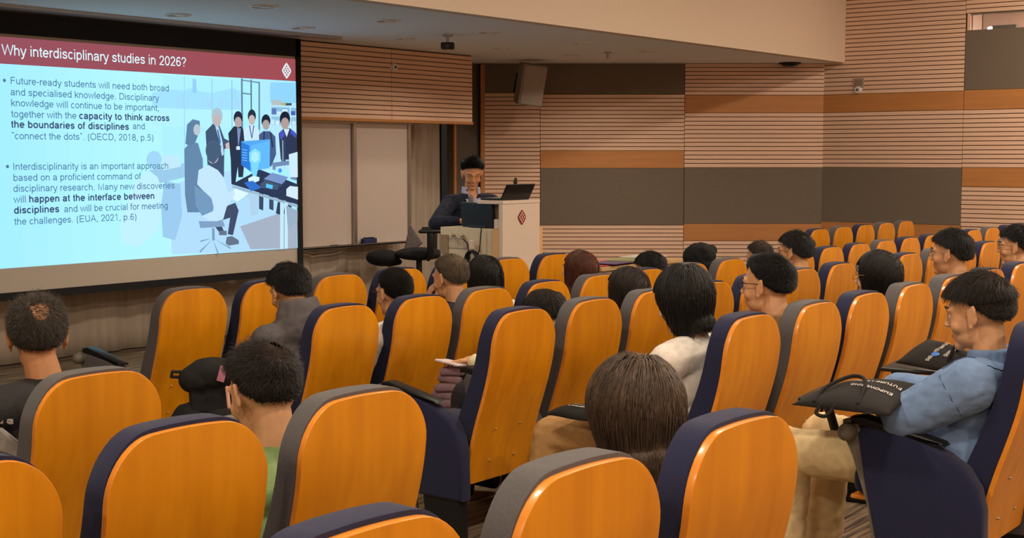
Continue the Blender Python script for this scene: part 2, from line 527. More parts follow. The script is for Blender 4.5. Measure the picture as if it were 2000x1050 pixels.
# lintel with slats over the boards
LY = 9.5
ln = struct(MB().box((8.3, LY + .1, (2.01 + ZS) / 2), (6.64, .16, ZS - 2.01)).build('trim_1', M_dark))
slat_panel(ln, (5.0, LY + .02), (10.332, LY + .02), 2.03, ZS - .01, (0, -1))
slat_panel(ln, (10.332, LY + .02), (11.622, LY + .02), 2.03, ZS - .01, (0, -1))
MB().box((8.3, LY + .01, 2.02), (6.64, .06, .025)).build('lower_edge', M_band, ln)
# dark panel between the opening and the slatted wall
struct(MB().box((12.5, 10.32, ZS / 2), (.55, .1, ZS)).build('wall_stage', M_dark))
MB().box((12.235, 10.26, 1.2), (.03, .02, 2.4)).build('trim_2', M_band)['kind'] = 'structure'

# ceiling strip in front of the screen
struct(MB().box((4.6, 9.05, ZS - .012), (9.0, .16, .024)).build('trim_3', M_metal))

# ---------------------------------------------------------------- curtains
def curtain(name, label, pts, z0, z1, waves, amp, seed):
    random.seed(seed)
    m = MB()
    tot = sum((Vector(b) - Vector(a)).length for a, b in zip(pts, pts[1:]))
    n = int(tot / .025)
    ph = [random.uniform(0, 6.28) for _ in range(4)]
    rows = []
    zs = [z0 + (z1 - z0) * i / 10 for i in range(11)]
    pl = []
    for i in range(n + 1):
        s = tot * i / n
        d = s
        for a, b in zip(pts, pts[1:]):
            L = (Vector(b) - Vector(a)).length
            if d <= L + 1e-6:
                t = d / L
                p = Vector(a).lerp(Vector(b), t)
                u = (Vector(b) - Vector(a)).normalized()
                break
            d -= L
        pl.append((p, Vector((u.y, -u.x)), s))
    for z in zs:
        k = (z - z0) / (z1 - z0)
        row = []
        for p, nn, s in pl:
            o = amp * (math.sin(s * waves + ph[0]) + .6 * math.sin(s * waves * 2.3 + ph[1] + k) + .4 * math.sin(s * waves * .37 + ph[2]))
            q = p + nn * o
            row.append(m.bm.verts.new((q.x, q.y, z)))
        rows.append(row)
    for a, b in zip(rows, rows[1:]):
        for i in range(n):
            m.bm.faces.new((a[i], a[i + 1], b[i + 1], b[i]))
    me = bake(m.mesh(name), [('SOLIDIFY', dict(thickness=.006, offset=0))])
    return tag(obj(name, smooth(me), M_curtain), label, 'curtain')

curtain('stage_curtain', 'long taupe curtain hanging to the floor below the screen and boards', [(3.0, 9.78), (10.8, 9.78)], 0.01, 2.0, 11, .022, 3)
curtain('side_curtain', 'tall olive taupe curtain in the dark opening beside the whiteboard', [(10.86, 9.98), (12.2, 10.5)], 0.01, ZS - .02, 17, .03, 5)

# ---------------------------------------------------------------- projection screen and its slide
SY = 9.3
sx0, sx1, sz0, sz1 = 5.735, 8.84, .633, 2.572
scr = thing('projection_screen', 'large projection screen with black border showing a lecture slide', 'screen', (7.3, SY, sz0))
def rel(o, par):
    o.location = Vector(o.location) - Vector(par.location)
    return o
fr = MB()
fr.box(((sx0 + sx1) / 2, SY + .02, (sz1 + 2.735) / 2), (sx1 - sx0 + .12, .03, 2.735 - sz1))
fr.box(((sx0 + sx1) / 2, SY + .02, sz0 - .03), (sx1 - sx0 + .12, .03, .06))
for x in (sx0 - .03, sx1 + .03):
    fr.box((x, SY + .02, (.573 + 2.735) / 2), (.06, .03, 2.735 - .573))
rel(fr.build('border', M_black, scr), scr)
M_scr = mat('matte_screen', (190, 178, 164), .9, .02)
rel(MB().box(((sx0 + sx1) / 2, SY + .025, (sz0 + sz1) / 2), (sx1 - sx0, .01, sz1 - sz0)).build('screen_surface', M_scr, scr), scr)

def slide():
    X0, X1, Zb, Zt = 5.769, 8.84, .818, 2.548
    ZB = 2.348
    mats, idx = [], {}
    def G(col, s=1.12):
        if (col, s) not in idx:
            idx[(col, s)] = len(mats)
            mats.append(glow('slide_%d' % len(mats), col, s))
        return idx[(col, s)]
    m = MB()
    lay = [0]
    def P(pts, col, s=1.12, world=False):
        lay[0] += 1
        y = SY + .018 - .00012 * lay[0]
        q = []
        for p in pts:
            if world:
                q.append((p[0], y, p[1]))
            else:
                v = at_y(340 + p[0] / 2.915, 140 + p[1] / 2.915, SY)
                q.append((min(max(v.x, X0), X1), y, min(max(v.z, Zb), ZB)))
        m.poly(q, G(col, s))
    # background, bright cyan white, a little deeper to the left
    nst = 14
    for i in range(nst):
        a, b = X0 + (X1 - X0) * i / nst, X0 + (X1 - X0) * (i + 1) / nst
        k = i / (nst - 1)
        P([(a, Zb), (b, Zb), (b, ZB), (a, ZB)], (int(160 + 14 * math.sin(k * 3)), int(230 + 8 * math.sin(k * 3)), 254), 1.12, True)
    for i in range(12):
        a, b = X0 + (X1 - X0) * i / 12, X0 + (X1 - X0) * (i + 1) / 12
        P([(a, ZB), (b, ZB), (b, Zt), (a, Zt)], (160 + i, 88 - i // 2, 102 - i), .9, True)
    R = P
    # view through the windows
    R([(-60, 20), (490, 60), (490, 560), (-60, 560)], (168, 232, 252))
    R([(-120, 120), (-60, 105), (0, 100), (60, 108), (100, 92), (150, 110), (220, 120), (290, 105), (340, 92), (385, 110), (385, 215), (-120, 215)], (158, 218, 246))
    R([(112, 42), (122, 38), (132, 44), (136, 120), (110, 120)], (146, 200, 238))
    for x, t in ((20, 140), (46, 126), (75, 150), (160, 150), (186, 135), (205, 158), (250, 160), (268, 148), (300, 160), (345, 105), (360, 150)):
        R([(x, t), (x + 18, t), (x + 18, 200), (x, 200)], (160, 212, 242))
    R([(-120, 205), (385, 222), (385, 320), (-120, 310)], (174, 234, 253))
    for x, c, wd_ in ((62, (150, 205, 238), 4), (220, (140, 195, 228), 4), (332, (135, 190, 222), 5)):
        R([(x, 15 + x * .1), (x + wd_, 15 + x * .1), (x + wd_ + 2, 560), (x + 2, 560)], c)
    R([(386, 38), (396, 38), (400, 560), (390, 560)], (96, 130, 156))
    R([(440, 44), (448, 44), (450, 400), (442, 400)], (84, 116, 142))
    R([(396, 44), (492, 58), (492, 66), (396, 52)], (110, 146, 172))
    R([(486, 58), (494, 58), (494, 400), (486, 400)], (92, 126, 152))
    R([(396, 118), (442, 124), (442, 132), (396, 126)], (100, 136, 160))
    # back wall and shelves
    R([(494, 52), (760, 62), (760, 560), (494, 560)], (168, 226, 252))
    R([(552, 60), (760, 66), (760, 180), (552, 176)], (140, 206, 246))
    R([(552, 185), (760, 195), (760, 560), (552, 560)], (176, 224, 244))
    R([(560, 200), (700, 206), (700, 248), (560, 244)], (132, 182, 214))
    R([(560, 254), (700, 258), (700, 306), (560, 302)], (140, 190, 220))
    R([(664, 200), (670, 200), (670, 400), (664, 400)], (190, 234, 250))
    for x, z, w_, h_, c in ((560, 160, 54, 30, (176, 186, 190)), (614, 176, 26, 16, (176, 176, 120)), (640, 178, 34, 14, (60, 78, 100)), (560, 208, 26, 34, (86, 116, 176)), (590, 226, 26, 18, (200, 226, 240)), (620, 214, 30, 28, (206, 232, 246)), (670, 224, 24, 24, (70, 92, 180)), (560, 272, 16, 28, (190, 226, 246)), (582, 278, 20, 24, (206, 234, 250)), (676, 282, 20, 22, (196, 226, 240))):
        R([(x, z), (x + w_, z), (x + w_, z + h_), (x, z + h_)], c)
    # floor
    R([(-10, 640), (330, 560), (330, 640), (705, 800), (705, 1008), (330, 1026), (-10, 1040)], (172, 214, 244))
    R([(380, 880), (620, 800), (705, 830), (705, 1006), (440, 1010)], (160, 172, 190))
    # left bench, faded people and stool
    R([(-140, 560), (60, 520), (66, 600), (-140, 650)], (150, 196, 226))
    R([(-60, 480), (40, 470), (44, 540), (-60, 560)], (186, 226, 244))
    def oval(cx, cz, rx, rz, col, n=18):
        R([(cx + rx * math.cos(6.2832 * i / n), cz + rz * math.sin(6.2832 * i / n)) for i in range(n)], col)
    R([(-225, 640), (-190, 600), (-140, 560), (-90, 600), (-50, 720), (-90, 900), (-200, 1000), (-290, 970), (-300, 880)], (186, 232, 252))
    oval(-110, 500, 44, 50, (156, 208, 240))
    R([(-50, 620), (40, 640), (50, 820), (10, 960), (-60, 940), (-70, 760)], (150, 196, 230))
    # standing figures: (hair, skin, body outline)
    def head(cx, cz, rx, rz, hair, skin, hz=.35):
        oval(cx, cz - rz * .25, rx * 1.06, rz * .95, hair)
        oval(cx, cz + rz * .3, rx * .82, rz * .72, skin)
    R([(62, 440), (98, 400), (140, 405), (168, 500), (172, 760), (150, 800), (80, 800), (66, 700)], (98, 132, 166))
    R([(78, 300), (110, 270), (150, 280), (152, 330), (126, 400), (90, 420), (68, 410)], (92, 126, 158))
    oval(134, 330, 20, 32, (180, 192, 202))
    R([(183, 340), (226, 295), (262, 305), (290, 380), (320, 395), (318, 430), (290, 440), (288, 600), (240, 610), (196, 560)], (64, 84, 112))
    R([(236, 300), (258, 312), (280, 400), (288, 470), (276, 480), (262, 400)], (178, 210, 234))
    R([(248, 330), (256, 330), (270, 400), (264, 420)], (70, 120, 180))
    R([(296, 410), (322, 396), (342, 410), (340, 440), (300, 440)], (196, 180, 178))
    head(248, 262, 30, 48, (168, 188, 204), (186, 176, 178))
    R([(312, 350), (344, 310), (386, 310), (412, 350), (408, 470), (396, 600), (370, 600), (366, 540), (352, 640), (330, 640), (326, 500)], (42, 52, 74))
    head(368, 274, 24, 42, (34, 42, 60), (176, 160, 160))
    R([(362, 320), (368, 420), (372, 420), (384, 322)], (120, 140, 180)); R([(358, 424), (378, 424), (378, 444), (358, 444)], (210, 230, 244))
    R([(398, 330), (430, 302), (462, 302), (490, 334), (486, 470), (410, 470)], (196, 226, 242))
    R([(430, 306), (444, 380), (448, 380), (460, 306), (454, 306), (446, 366), (436, 306)], (64, 90, 150))
    head(446, 262, 22, 40, (40, 50, 66), (190, 176, 172))
    R([(486, 360), (510, 338), (550, 338), (580, 370), (584, 470), (556, 540), (500, 530), (490, 450)], (70, 92, 134))
    R([(512, 340), (520, 340), (516, 420), (508, 420)], (40, 54, 80)); R([(548, 342), (556, 346), (570, 430), (560, 430)], (40, 54, 80))
    head(526, 290, 24, 40, (30, 38, 54), (170, 156, 156))
    R([(598, 350), (630, 320), (665, 322), (700, 360), (704, 500), (610, 500)], (46, 56, 84))
    R([(600, 350), (622, 330), (634, 360), (612, 390)], (70, 84, 190)); R([(668, 326), (698, 350), (700, 380), (664, 350)], (70, 84, 190))
    R([(626, 326), (644, 372), (660, 324)], (206, 226, 240))
    head(634, 280, 28, 46, (28, 34, 50), (172, 152, 148))
    for x in (486, 544):
        R([(x, 690), (x + 26, 690), (x + 24, 790), (x, 780)], (60, 74, 98))
    for x in (596, 640):
        R([(x, 720), (x + 32, 730), (x + 30, 820), (x - 14, 806)], (52, 62, 84))
    # bench with hologram and printer
    R([(330, 640), (490, 556), (706, 640), (706, 756)], (44, 56, 84))
    R([(332, 644), (706, 758), (706, 774), (334, 660)], (150, 176, 200))
    R([(340, 664), (480, 700), (480, 812), (440, 820), (430, 720), (340, 690)], (170, 204, 230))
    for a, b in ((606, 626), (632, 650)):
        R([(a, 742), (b, 748), (b, 1008), (a, 1010)], (190, 226, 248))
    R([(640, 760), (705, 790), (705, 850), (650, 900)], (150, 170, 190))
    R([(384, 396), (548, 384), (546, 545), (440, 570), (384, 530)], (84, 164, 236))
    R([(384, 400), (430, 420), (436, 566), (384, 530)], (44, 120, 214))
    R([(440, 420), (548, 390), (546, 548), (440, 566)], (96, 180, 244))
    R([(430, 460), (462, 436), (494, 456), (494, 510), (462, 530), (430, 510)], (130, 216, 255))
    R([(442, 470), (462, 452), (484, 468), (484, 500), (462, 514), (442, 502)], (168, 230, 255))
    R([(438, 520), (486, 516), (470, 600), (450, 604)], (120, 210, 255)); R([(424, 606), (452, 592), (488, 600), (486, 620), (458, 632), (426, 624)], (206, 238, 250))
    for z in (440, 456, 470, 486, 500):
        R([(390, z), (418, z + 6), (418, z + 9), (390, z + 3)], (150, 216, 250))
    R([(400, 630), (450, 620), (500, 660), (440, 680)], (50, 110, 200))
    R([(512, 610), (560, 574), (652, 600), (616, 640)], (118, 146, 196)); R([(512, 612), (616, 642), (616, 654), (512, 624)], (60, 76, 104))
    R([(490, 640), (520, 616), (600, 650), (590, 672), (492, 660)], (70, 86, 112)); R([(526, 636), (564, 646), (560, 668), (524, 658)], (86, 196, 255))
    R([(608, 388), (634, 382), (636, 510), (612, 514)], (52, 66, 96)); R([(616, 390), (622, 390), (624, 510), (618, 510)], (140, 164, 196))
    R([(560, 518), (700, 500), (700, 620), (664, 610), (660, 530), (580, 540), (578, 560), (562, 556)], (110, 136, 176))
    oval(604, 562, 11, 13, (70, 150, 255))
    R([(654, 470), (706, 456), (706, 600), (660, 600)], (200, 228, 244)); R([(640, 668), (660, 650), (706, 655), (706, 728), (640, 706)], (204, 228, 240))
    # seated student on an office chair
    R([(300, 700), (350, 664), (426, 692), (360, 740)], (212, 240, 252))
    R([(116, 650), (150, 670), (205, 700), (228, 760), (214, 826), (160, 820), (124, 760)], (112, 150, 186))
    R([(230, 790), (350, 745), (368, 790), (336, 930), (306, 924), (320, 830), (260, 850), (290, 920), (262, 920), (210, 850)], (64, 76, 102))
    R([(140, 560), (196, 530), (250, 560), (282, 600), (310, 690), (340, 670), (346, 700), (300, 770), (280, 840), (220, 860), (160, 820), (230, 790), (214, 720), (160, 670), (132, 640)], (190, 222, 244))
    head(222, 462, 40, 60, (74, 96, 124), (176, 170, 174)); R([(190, 500), (186, 410), (230, 400), (268, 420), (266, 470), (244, 500), (226, 524)], (70, 92, 120))
    R([(300, 940), (330, 935), (368, 958), (370, 980), (310, 990), (294, 976)], (98, 112, 134)); R([(256, 905), (300, 905), (300, 930), (256, 930)], (98, 112, 134))
    R([(140, 850), (280, 850), (290, 880), (150, 890)], (124, 156, 190)); R([(216, 890), (230, 890), (232, 960), (218, 960)], (118, 150, 184))
    for q in ([(222, 950), (150, 1030), (144, 1020)], [(222, 955), (256, 1046), (246, 1048)], [(226, 950), (324, 1000), (322, 1010)], [(222, 945), (150, 960), (150, 970)]):
        R(q, (128, 160, 192))
    # crest: a lattice diamond
    cx, cz, hw, hh = 8.716, 2.437, .058, .073
    oc = (222, 236, 240); bc = (172, 90, 102)
    def dia(cx, cz, a, b, col):
        n = 28; q = []
        for i in range(n):
            t = 6.2832 * i / n
            c_, s_ = math.cos(t), math.sin(t)
            e = 1.7
            q.append((cx + a * math.copysign(abs(c_) ** e, c_), cz + b * math.copysign(abs(s_) ** e, s_)))
        P(q, col, 1.0, True)
    dia(cx, cz, hw, hh, oc)
    for i in (-1, 0, 1):
        for j in (-1, 0, 1):
            dia(cx + (i - j) * hw * .27, cz + (i + j) * hh * .27, hw * .15, hh * .15, bc)
    o = m.build('slide_picture', mats, scr)
    o.location = -Vector(scr.location)
    # lettering
    out = []
    def line(s, x0, z0, x1, h, col, bold=False):
        """set a line from x0 to x1 with capital height h, baseline z0"""
        segs = s if isinstance(s, list) else [(s, bold)]
        mes = []
        tot = 0
        for t, bd in segs:
            me = text_mesh(t, 1.0, .022 if bd else .001)
            mes.append((me, tot)); tot += text_width(t, .022 if bd else 0)
        sx = (x1 - x0) / tot; sz = h / .73
        b = bmesh.new()
        for me, off in mes:
            t = bmesh.new(); t.from_mesh(me)
            for v in t.verts:
                v.co = Vector((x0 + (v.co.x + off) * sx, 0, z0 + v.co.y * sz))
            me2 = bpy.data.meshes.new('t'); t.to_mesh(me2); t.free()
            b.from_mesh(me2)
        return b
    dark, strong, wht = glow('slide_text', (74, 118, 150)), glow('slide_text_bold', (58, 78, 108)), glow('slide_title', (214, 244, 252))
    tm = [dark, strong, wht]
    def put(b_, mi):
        for v in b_.verts:
            v.co.y = SY - .004
        me = bpy.data.meshes.new('lettering'); b_.to_mesh(me); b_.free()
        t = obj('lettering', me, tm[mi], scr)
        t.location = -Vector(scr.location)
    def add(s, px0, py0, px1, py1, h, mi):
        """baseline from pixel (px0,py0) to (px1,py1) on the screen plane"""
        a, b_ = at_y(px0, py0, SY), at_y(px1, py1, SY)
        put(line(s, a.x, (a.z + b_.z) / 2, b_.x, h, None), mi)
    add('Why interdisciplinary studies in 2026?', 3, 106, 364, 131, .0795, 2)
    H = .0545
    rows = [([('Future-ready students will need both broad', 0)], 19, 164, 330, 178.5),
            ([('and specialised knowledge. Disciplinary', 0)], 19.5, 186.5, 310, 197),
            ([('knowledge will continue to be important,', 0)], 20.5, 208, 311, 216),
            ([('together with the ', 0)], 21, 229, 154, 232), ([('capacity to think across', 1)], 154, 232, 331, 236.5),
            ([('the boundaries of disciplines', 1)], 21, 250.5, 252, 252), ([('  and', 0)], 250, 252, 283, 252.5),
            ([('"connect the dots". (OECD, 2018, p.5)', 0)], 22, 273, 300, 273.5),
            ([('Interdisciplinarity is an important approach', 0)], 24, 331, 329, 330),
            ([('based on a proficient command of', 0)], 25, 353, 275, 350),
            ([('disciplinary research. Many new discoveries', 0)], 25, 374.5, 341, 368),
            ([('will ', 0)], 26, 396, 56, 395), ([('happen at the interface between', 1)], 56, 395, 302, 388),
            ([('disciplines', 1)], 26.5, 417, 116, 414), ([('  and will be crucial for meeting', 0)], 115, 414, 328, 407.5),
            ([('the challenges. (EUA, 2021, p.6)', 0)], 27, 438, 267, 430)]
    for sg, a, b_, c_, d_ in rows:
        add(sg, a, b_, c_, d_, H, 1 if sg[0][1] else 0)
    for px, py in ((8, 157), (14, 325)):
        v = at_y(px, py, SY)
        nb = bmesh.new()
        bmesh.ops.create_circle(nb, cap_ends=True, segments=12, radius=.013)
        for vv in nb.verts:
            vv.co = Vector((v.x + vv.co.x, 0, v.z + vv.co.y))
        put(nb, 0)
slide()

# ---------------------------------------------------------------- whiteboard
BY = 9.6
wb = thing('whiteboard', 'two-panel sliding whiteboard with aluminium frame right of the screen', 'whiteboard', (9.9, BY, .78))
def wpart(m, name, mt, sm=False):
    return rel(m.build(name, mt, wb, smooth=sm), wb)
for x0, x1, dy in ((8.6, 9.86, .02), (9.905, 10.67, 0)):
    wpart(MB().box(((x0 + x1) / 2, BY + dy, 1.39), (x1 - x0, .015, 1.2)), 'board_panel', M_board)
wpart(MB().box((9.883, BY - .005, 1.39), (.04, .04, 1.24)).box((9.7, BY - .005, 2.0), (2.1, .035, .025)).box((10.69, BY - .005, 1.39), (.035, .04, 1.24)), 'frame', M_metal)
wpart(MB().box((9.65, BY - .05, .778), (2.1, .09, .014)).box((9.65, BY - .09, .784), (2.1, .01, .02)), 'pen_tray', M_metal)
e = thing('board_eraser', 'dark blue board eraser standing on the whiteboard tray', 'eraser', (10.035, BY - .055, .785))
MB().box((0, 0, .03), (.19, .05, .055), bevel=.008).build('eraser_body', mat('eraser_blue', (38, 40, 78), .7), e)
MB().box((0, -.0, .062), (.13, .04, .012), bevel=.004).build('handle', M_blackp, e)
e = tag(MB().caps((9.5, BY - .05, .794), (9.6, BY - .05, .794), .008).build('board_marker', M_blackp, smooth=True), 'black marker pen lying on the whiteboard tray', 'marker')
# ---------------------------------------------------------------- lecture chairs
def prof(z):
    """how far the back leans forward (y) at height z"""
    P = [(.25, .15), (.37, .128), (.50, .094), (.62, .052), (.72, .022), (.80, .006), (.88, 0), (1.1, 0)]
    if z <= P[0][0]:
        return P[0][1]
    for (a, b), (c, d) in zip(P, P[1:]):
        if z <= c:
            t = (z - a) / (c - a)
            return b + (d - b) * t
    return 0
def prof_s(z):
    return sum(prof(z + d) for d in (-.05, -.025, 0, .025, .05)) / 5

def back_shell(W, zt, zb, r, arch, y0, thick, bev, rb=.02, taper=0):
    """rounded, arched, S-curved slab: y0(z) is its rear face, thick(z) its depth"""
    bm = bmesh.new()
    zs, ws = [], []
    for i in range(5):
        a = math.pi / 2 * i / 4
        zs.append(zb + rb * (1 - math.cos(a))); ws.append(W / 2 - rb + rb * math.sin(a))
    n = 16
    for i in range(1, n):
        zs.append(zb + rb + (zt - r - zb - rb) * i / n); ws.append(W / 2)
    for i in range(11):
        a = math.pi / 2 * i / 10
        zs.append(zt - r + r * math.sin(a)); ws.append(W / 2 - r * .92 + r * .92 * math.cos(a))
    ws = [w_ - taper * max(0, (.62 - z) / .4) for w_, z in zip(ws, zs)]
    nx = 14
    def grid(front):
        g = []
        for z, hw in zip(zs, ws):
            row = []
            for j in range(nx + 1):
                x = hw * (2 * j / nx - 1)
                k = max(0, (z - (zt - r)) / r)
                zz = z + arch * k * (1 - (x / (W / 2)) ** 2)
                y = y0(z) + (thick(z) * (1 + .12 * (1 - (x / (W / 2)) ** 2)) if front else 0)
                row.append(bm.verts.new((x, y, zz)))
            g.append(row)
        return g
    a, b = grid(False), grid(True)
    nr = len(zs)
    for i in range(nr - 1):
        for j in range(nx):
            bm.faces.new((a[i][j], a[i][j + 1], a[i + 1][j + 1], a[i + 1][j]))
            bm.faces.new((b[i][j], b[i + 1][j], b[i + 1][j + 1], b[i][j + 1]))
    ring = [(i, 0) for i in range(nr)] + [(nr - 1, j) for j in range(1, nx + 1)] + [(i, nx) for i in range(nr - 2, -1, -1)] + [(0, j) for j in range(nx - 1, 0, -1)]
    for (i, j), (k, l) in zip(ring, ring[1:] + ring[:1]):
        bm.faces.new((a[i][j], a[k][l], b[k][l], b[i][j]))
    bmesh.ops.recalc_face_normals(bm, faces=bm.faces)
    me = bpy.data.meshes.new('shell')
    bm.to_mesh(me); bm.free()
    return smooth(bake(me, [('BEVEL', dict(width=bev, segments=4, limit_method='ANGLE', angle_limit=math.radians(50)))]))

ME_panel = back_shell(.428, .957, .25, .125, .019, lambda z: prof_s(z), lambda z: .018, .006)
ME_panel.materials.append(M_wood); ME_panel.materials.append(M_edge)
for p in ME_panel.polygons:
    p.material_index = 0 if p.normal.y < -.9 else 1
ME_cush = back_shell(.428, .966, .30, .13, .019, lambda z: prof_s(z) + .019, lambda z: .062 + .04 * max(0, min(1, (.9 - z) / .45)), .034, rb=.03, taper=.02)
ME_cush_g = ME_cush.copy()
ME_cush.materials.append(M_navy); ME_cush_g.materials.append(M_grey)
b = MB().box((0, .375, .425), (.44, .42, .10), bevel=.035)
ME_seat = smooth(b.mesh('seat')); ME_seat_g = ME_seat.copy()
ME_seat.materials.append(M_navy); ME_seat_g.materials.append(M_grey)
b = MB().box((0, .375, .366), (.43, .43, .016), bevel=.006)
ME_sshell = smooth(b.mesh('seat_shell'), 40); ME_sshell.materials.append(M_edge)
# side arm: upholstered box with rounded rear corner
def arm_profile(s=0.0):
    q = [(.455, .20), (.50, .44), (.535, .60), (.515, .635), (.35, .605), (.23, .568), (.17, .53), (.13, .47), (.112, .40), (.108, .20)]
    return [(-.302, y, z) for y, z in q]
b = MB().prism(arm_profile(), (.075, 0, 0), bevel=.018)
ME_arm = smooth(b.mesh('arm_panel'), 60); ME_arm_g = ME_arm.copy()
ME_arm.materials.append(M_navy); ME_arm_g.materials.append(M_grey)
b = MB()
b.prism([(-.295, y, z) for y, z in ((.24, .592), (.25, .604), (.52, .662), (.56, .655), (.56, .63), (.50, .635))], (.062, 0, 0), bevel=.008)
ME_rest = smooth(b.mesh('armrest'), 50); ME_rest.materials.append(M_blackp)
b = MB()
b.prism([(-.29, y, z) for y, z in ((.54, .655), (.59, .64), (.59, .585), (.545, .53), (.495, .36), (.47, .20), (.47, .05), (.37, .05), (.41, .20), (.455, .36), (.505, .56))], (.05, 0, 0), bevel=.008)
b.caps((-.315, .563, .605), (-.275, .563, .605), .030, .030, 20)
ME_brk = smooth(b.mesh('arm_bracket'), 50); ME_brk.materials.append(M_greyp)
b = MB().prism([(-.29, .13, .26), (-.29, .33, .26), (-.29, .30, .01), (-.29, .12, .01)], (.05, 0, 0)).box((-.265, .21, .008), (.12, .34, .016))
ME_leg = b.mesh('pedestal', False); ME_leg.materials.append(M_steel)
b = MB().caps((0, .004, 0), (0, -.003, 0), .0055, .0045, 10)
ME_bolt = smooth(b.mesh('bolt')); ME_bolt.materials.append(M_chrome)
b = MB().box((0, 0, 0), (.27, .38, .016), bevel=.006)
ME_tab = smooth(b.mesh('writing_tablet'), 40); ME_tab.materials.append(M_blackp)

def make_chair(navy, arm, label, group, loc, rz, bolts=True, arm2=False):
    t = thing('lecture_chair', label, 'chair', loc, rz, group)
    def put(n, me):
        return obj(n, me, None, t)
    put('wood_back', ME_panel)
    put('cushion', ME_cush if navy else ME_cush_g)
    put('seat', ME_seat if navy else ME_seat_g)
    put('seat_shell', ME_sshell)
    put('pedestal', ME_leg)
    if arm:
        put('arm_panel', ME_arm if navy else ME_arm_g)
        put('armrest', ME_rest)
        if arm == 2:
            put('arm_bracket', ME_brk)
    if bolts:
        for z in (.335, .475):
            for x in (-.085, .085):
                o = put('bolt', ME_bolt)
                o.location = (x, prof_s(z) - .001, z)
    return t

DR = {1: 5.5616, 2: 4.4726, 3: 3.4377, 4: 2.3702, 5: 1.3027}
FZ = {1: .003, 2: -.014, 3: .038, 4: .089, 5: .137}
TC, SP = 4.5572, .53
ORD = ['first', 'second', 'third', 'fourth', 'fifth', 'sixth', 'seventh', 'eighth', 'ninth', 'tenth', 'eleventh', 'twelfth', 'thirteenth', 'fourteenth', 'fifteenth', 'sixteenth', 'seventeenth', 'eighteenth', 'nineteenth', 'twentieth']
ROWN = {1: 'front row', 2: 'second row', 3: 'third row', 4: 'fourth row', 5: 'fifth row'}
NAVY = {1: [1, 3, 4, 6, 14, 16], 2: [0, 1, 3, 5, 8, 10, 11, 13, 14, 16, 18], 3: [0, 3, 4, 6, 8, 11], 4: [0, 2, 5, 6, 8], 5: [0]}
HAVE = {1: [0, 1, 2, 3, 4, 5, 6, 14, 15, 16, 17, 18], 2: list(range(20)), 3: list(range(13)), 4: list(range(8)), 5: [0, 1]}
DX = {(4, 1): .028, (3, 0): .004, (3, 2): -.012, (3, 3): .012, (2, 1): .012}
WHO = {(2, 0): 'behind the boy in the grey hoodie', (2, 1): 'behind the boy with fade haircut', (2, 2): 'behind the grey-haired man', (2, 3): 'behind the long-haired woman', (2, 4): 'behind the brown-haired woman',
       (2, 6): 'behind the hand-propped head', (2, 7): 'behind the black headcover', (3, 2): 'behind the dark-haired woman', (4, 0): 'behind the woman in white T-shirt', (4, 1): 'behind the balding man',
       (4, 3): 'behind the woman in gold glasses', (4, 5): 'behind the stubbled man', (5, 0): 'holding the man in denim shirt', (3, 0): 'at the aisle end, side panel showing', (1, 0): 'at the aisle end by the curtain', (3, 6): 'behind the olive collar'}
CH = {}
for r in HAVE:
    for n in HAVE[r]:
        nv = n in NAVY[r]
        c = 'navy' if nv else 'charcoal'
        if r == 1 and n >= 14:
            lab = '%s lecture chair, %s of five near the side wall in the front row' % (c, ORD[n - 14])
        elif (r, n) in WHO:
            lab = '%s wood-backed lecture chair in the %s, %s' % (c, ROWN[r], WHO[(r, n)])
        else:
            lab = '%s wood-backed lecture chair, %s from the aisle in the %s' % (c, ORD[n], ROWN[r])
        CH[(r, n)] = make_chair(nv, 2 if n == 0 and r != 4 else 1, lab, 'lecture chairs of the main block', (TC + n * SP + DX.get((r, n), 0), DR[r], FZ[r]), 0, r >= 3 or (r < 3 and n < 3))
LR = math.radians(-2.623)
LP = {3: (2.439, 3.412), 4: (2.45, 2.339), 5: (2.494, 1.307)}
LN = {(3, 0): (0, 'behind the thinning crown'), (4, 0): (0, 'behind the boy in green'), (4, -1): (1, 'beside the boy in green'), (4, -2): (1, 'cut off at the left photo edge'),
      (5, 0): (1, 'behind the brown bob'), (5, -1): (0, 'nearest the camera'), (5, -2): (1, 'only its top showing')}
for (r, n), (nv, txt) in LN.items():
    x, y = LP[r]
    d = Vector((math.cos(LR), math.sin(LR), 0)) * (n * SP)
    CH[('L', r, n)] = make_chair(nv, 1, '%s wood-backed lecture chair of the left block, %s' % ('navy' if nv else 'charcoal', txt), 'lecture chairs of the near left block', (x + d.x, y + d.y, FZ[r]), LR)

def tablet(ch, loc, rot, post):
    """fold-out writing tablet, a part of its chair"""
    o = obj('writing_tablet', ME_tab, None, ch)
    o.location = loc; o.rotation_euler = rot
    p = MB().caps(post[0], post[1], .016, .016, 10).build('tablet_post', M_steel, ch, smooth=True)
tablet(CH[(5, 0)], (-.10, .60, .685), (0, 0, .15), ((-.06, .76, .675), (-.02, .70, .44)))
tablet(CH[(5, 1)], (.09, .60, .70), (0, 0, .1), ((.0, .74, .69), (-.02, .66, .44)))

